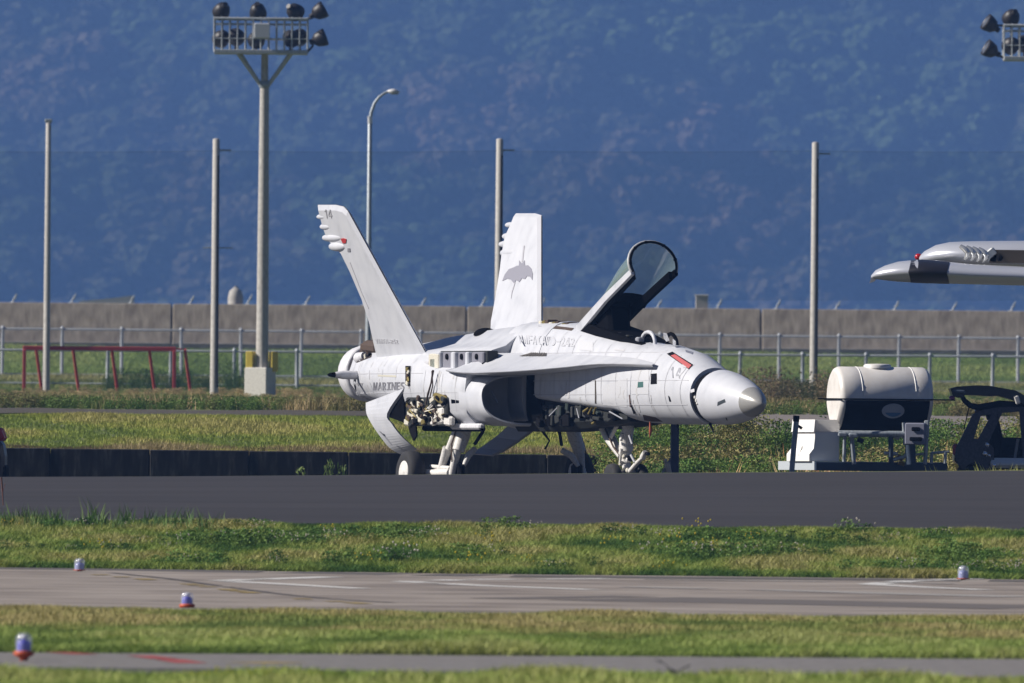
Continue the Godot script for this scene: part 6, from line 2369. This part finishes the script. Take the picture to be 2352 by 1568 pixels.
	sm.tube([Vector3(0, 0, 0), Vector3(-0.01, 0.2, 0), Vector3(-0.03, 0.42, 0)], [0.006, 0.012, 0.012], 5)
	sm.tube([Vector3(-0.01, 0.2, 0), Vector3(0.03, 0.33, 0.02)], [0.006, 0.004], 5)
	part("stalk", sm, mat(0.16, 0.07, 0.05, 0.9), st)

# ---------------------------------------------------------------- edge lights and the bird
func edge_lights() -> void:
	var orange := mat(0.50, 0.075, 0.018, 0.5)
	var blue := mat(0.05, 0.05, 0.5, 0.15)
	var clear := StandardMaterial3D.new()
	clear.transparency = BaseMaterial3D.TRANSPARENCY_ALPHA
	clear.albedo_color = Color(0.93, 0.95, 1.0, 0.2)
	clear.roughness = 0.12
	var cap := mat(0.66, 0.68, 0.74, 0.3, 0.2)
	var L := [[55.0, 1525.0, 164.0, 0.29, 0.152, "blue glass edge light on an orange foot, largest one at lower left"], [430.0, 1406.0, 205.0, 0.235, 0.145, "blue glass edge light on an orange foot, middle one of the left three"], [183.0, 1311.5, 229.0, 0.17, 0.14, "pale glass edge light beyond the taxiway at the left"], [2212.0, 1331.0, 228.6, 0.185, 0.145, "pale glass edge light beyond the taxiway at the right"]]
	for l in L:
		var p := at(l[0], l[1], l[2])
		var y := height(p.x, l[2])
		var t := thing("edge_light", l[5], "edge light", Vector3(p.x, y, -l[2]), 0.0, "taxiway edge lights")
		var h: float = l[3] + (p.y - y)
		var w: float = l[4] / 2
		var lowy: float = h - l[3]
		var a := MB.new()
		var o: float = lowy + l[3] * 0.42
		var far: bool = l[2] > 220.0
		if far:
			o = lowy + 0.02
		a.lathe([Vector2(0.03, -0.02), Vector2(w * 0.42, lowy + 0.005), Vector2(w * 0.5, lowy + (0.006 if far else 0.05)), Vector2(w * 0.62, o - 0.06 if not far else lowy + 0.01), Vector2(w * 1.22, o - 0.035 if not far else lowy + 0.012), Vector2(w * 1.25, o - 0.008), Vector2(w * 1.0, o)], Transform3D(), 24)
		part("foot", a, orange, t)
		var g := MB.new()
		g.lathe([Vector2(w * 0.98, o), Vector2(w, o + (h - o) * 0.5), Vector2(w * 0.93, o + (h - o) * 0.78), Vector2(w * 0.65, o + (h - o) * 0.95), Vector2(0.005, h)], Transform3D(), 24)
		part("glass_dome", g, clear, t)
		var b := MB.new()
		b.lathe([Vector2(w * 0.84, o + 0.002), Vector2(w * 0.84, o + (h - o) * 0.34), Vector2(w * 0.72, o + (h - o) * 0.56), Vector2(w * 0.25, o + (h - o) * 0.64), Vector2(0.004, o + (h - o) * 0.64)], Transform3D(), 20)
		part("blue_lens", b, blue if not far else mat(0.22, 0.25, 0.5, 0.2), t)
		var c := MB.new()
		c.lathe([Vector2(w * 0.30, o + (h - o) * 0.66), Vector2(w * 0.5, o + (h - o) * 0.78), Vector2(w * 0.3, o + (h - o) * 0.88), Vector2(0.004, o + (h - o) * 0.9)], Transform3D(), 16)
		part("reflector_cap", c, cap, t)

func bird() -> void:
	var d := 150.0
	var u := d / F
	var c := at(1552, 1548, d)
	var t := thing("bird", "small dark bird flying low over the near path with wings raised", "bird", Vector3(c.x, c.y, -d))
	t.scale = Vector3(1.45, 1.45, 1.45)
	var m := MB.new()
	var rings := []
	for q in [[-0.085, 0.003, 0.0], [-0.06, 0.014, 0.0], [-0.03, 0.020, 0.0], [0.01, 0.024, 0.002], [0.035, 0.018, 0.006], [0.05, 0.016, 0.012], [0.064, 0.013, 0.014], [0.072, 0.006, 0.012], [0.084, 0.002, 0.009]]:
		var r := PackedVector3Array()
		for k in 10:
			var a := TAU * k / 10
			r.append(Vector3(q[0] * 0.5, q[2] + q[1] * sin(a) - q[0] * 0.3, q[1] * cos(a) + q[0] * 0.75))
		rings.append(r)
	m.loft(rings)
	var dk := mat(0.018, 0.017, 0.022, 0.6)
	var body := part("body", m, dk, t)
	m = MB.new()
	m.slab([[Vector3(-0.005, 0.01, 0.03), Vector3(-0.005, 0.01, -0.03)], [Vector3(-0.05, 0.045, 0.03), Vector3(-0.045, 0.04, -0.035)], [Vector3(-0.085, 0.075, 0.01), Vector3(-0.075, 0.065, -0.045)], [Vector3(-0.12, 0.082, -0.03), Vector3(-0.11, 0.078, -0.05)]], Vector3(0, 0.006, 0))
	part("wing", m, dk, body)
	m = MB.new()
	m.slab([[Vector3(0.005, 0.01, 0.03), Vector3(0.005, 0.01, -0.03)], [Vector3(0.04, 0.035, 0.02), Vector3(0.04, 0.03, -0.04)], [Vector3(0.085, 0.055, -0.02), Vector3(0.08, 0.05, -0.05)]], Vector3(0, 0.005, 0))
	part("wing", m, mat(0.03, 0.028, 0.028, 0.6), body)
	m = MB.new()
	m.slab([[Vector3(-0.035, 0.02, -0.055), Vector3(-0.025, 0.018, -0.06)], [Vector3(-0.055, 0.03, -0.10), Vector3(-0.03, 0.025, -0.105)]], Vector3(0, 0.004, 0))
	part("tail", m, dk, body)
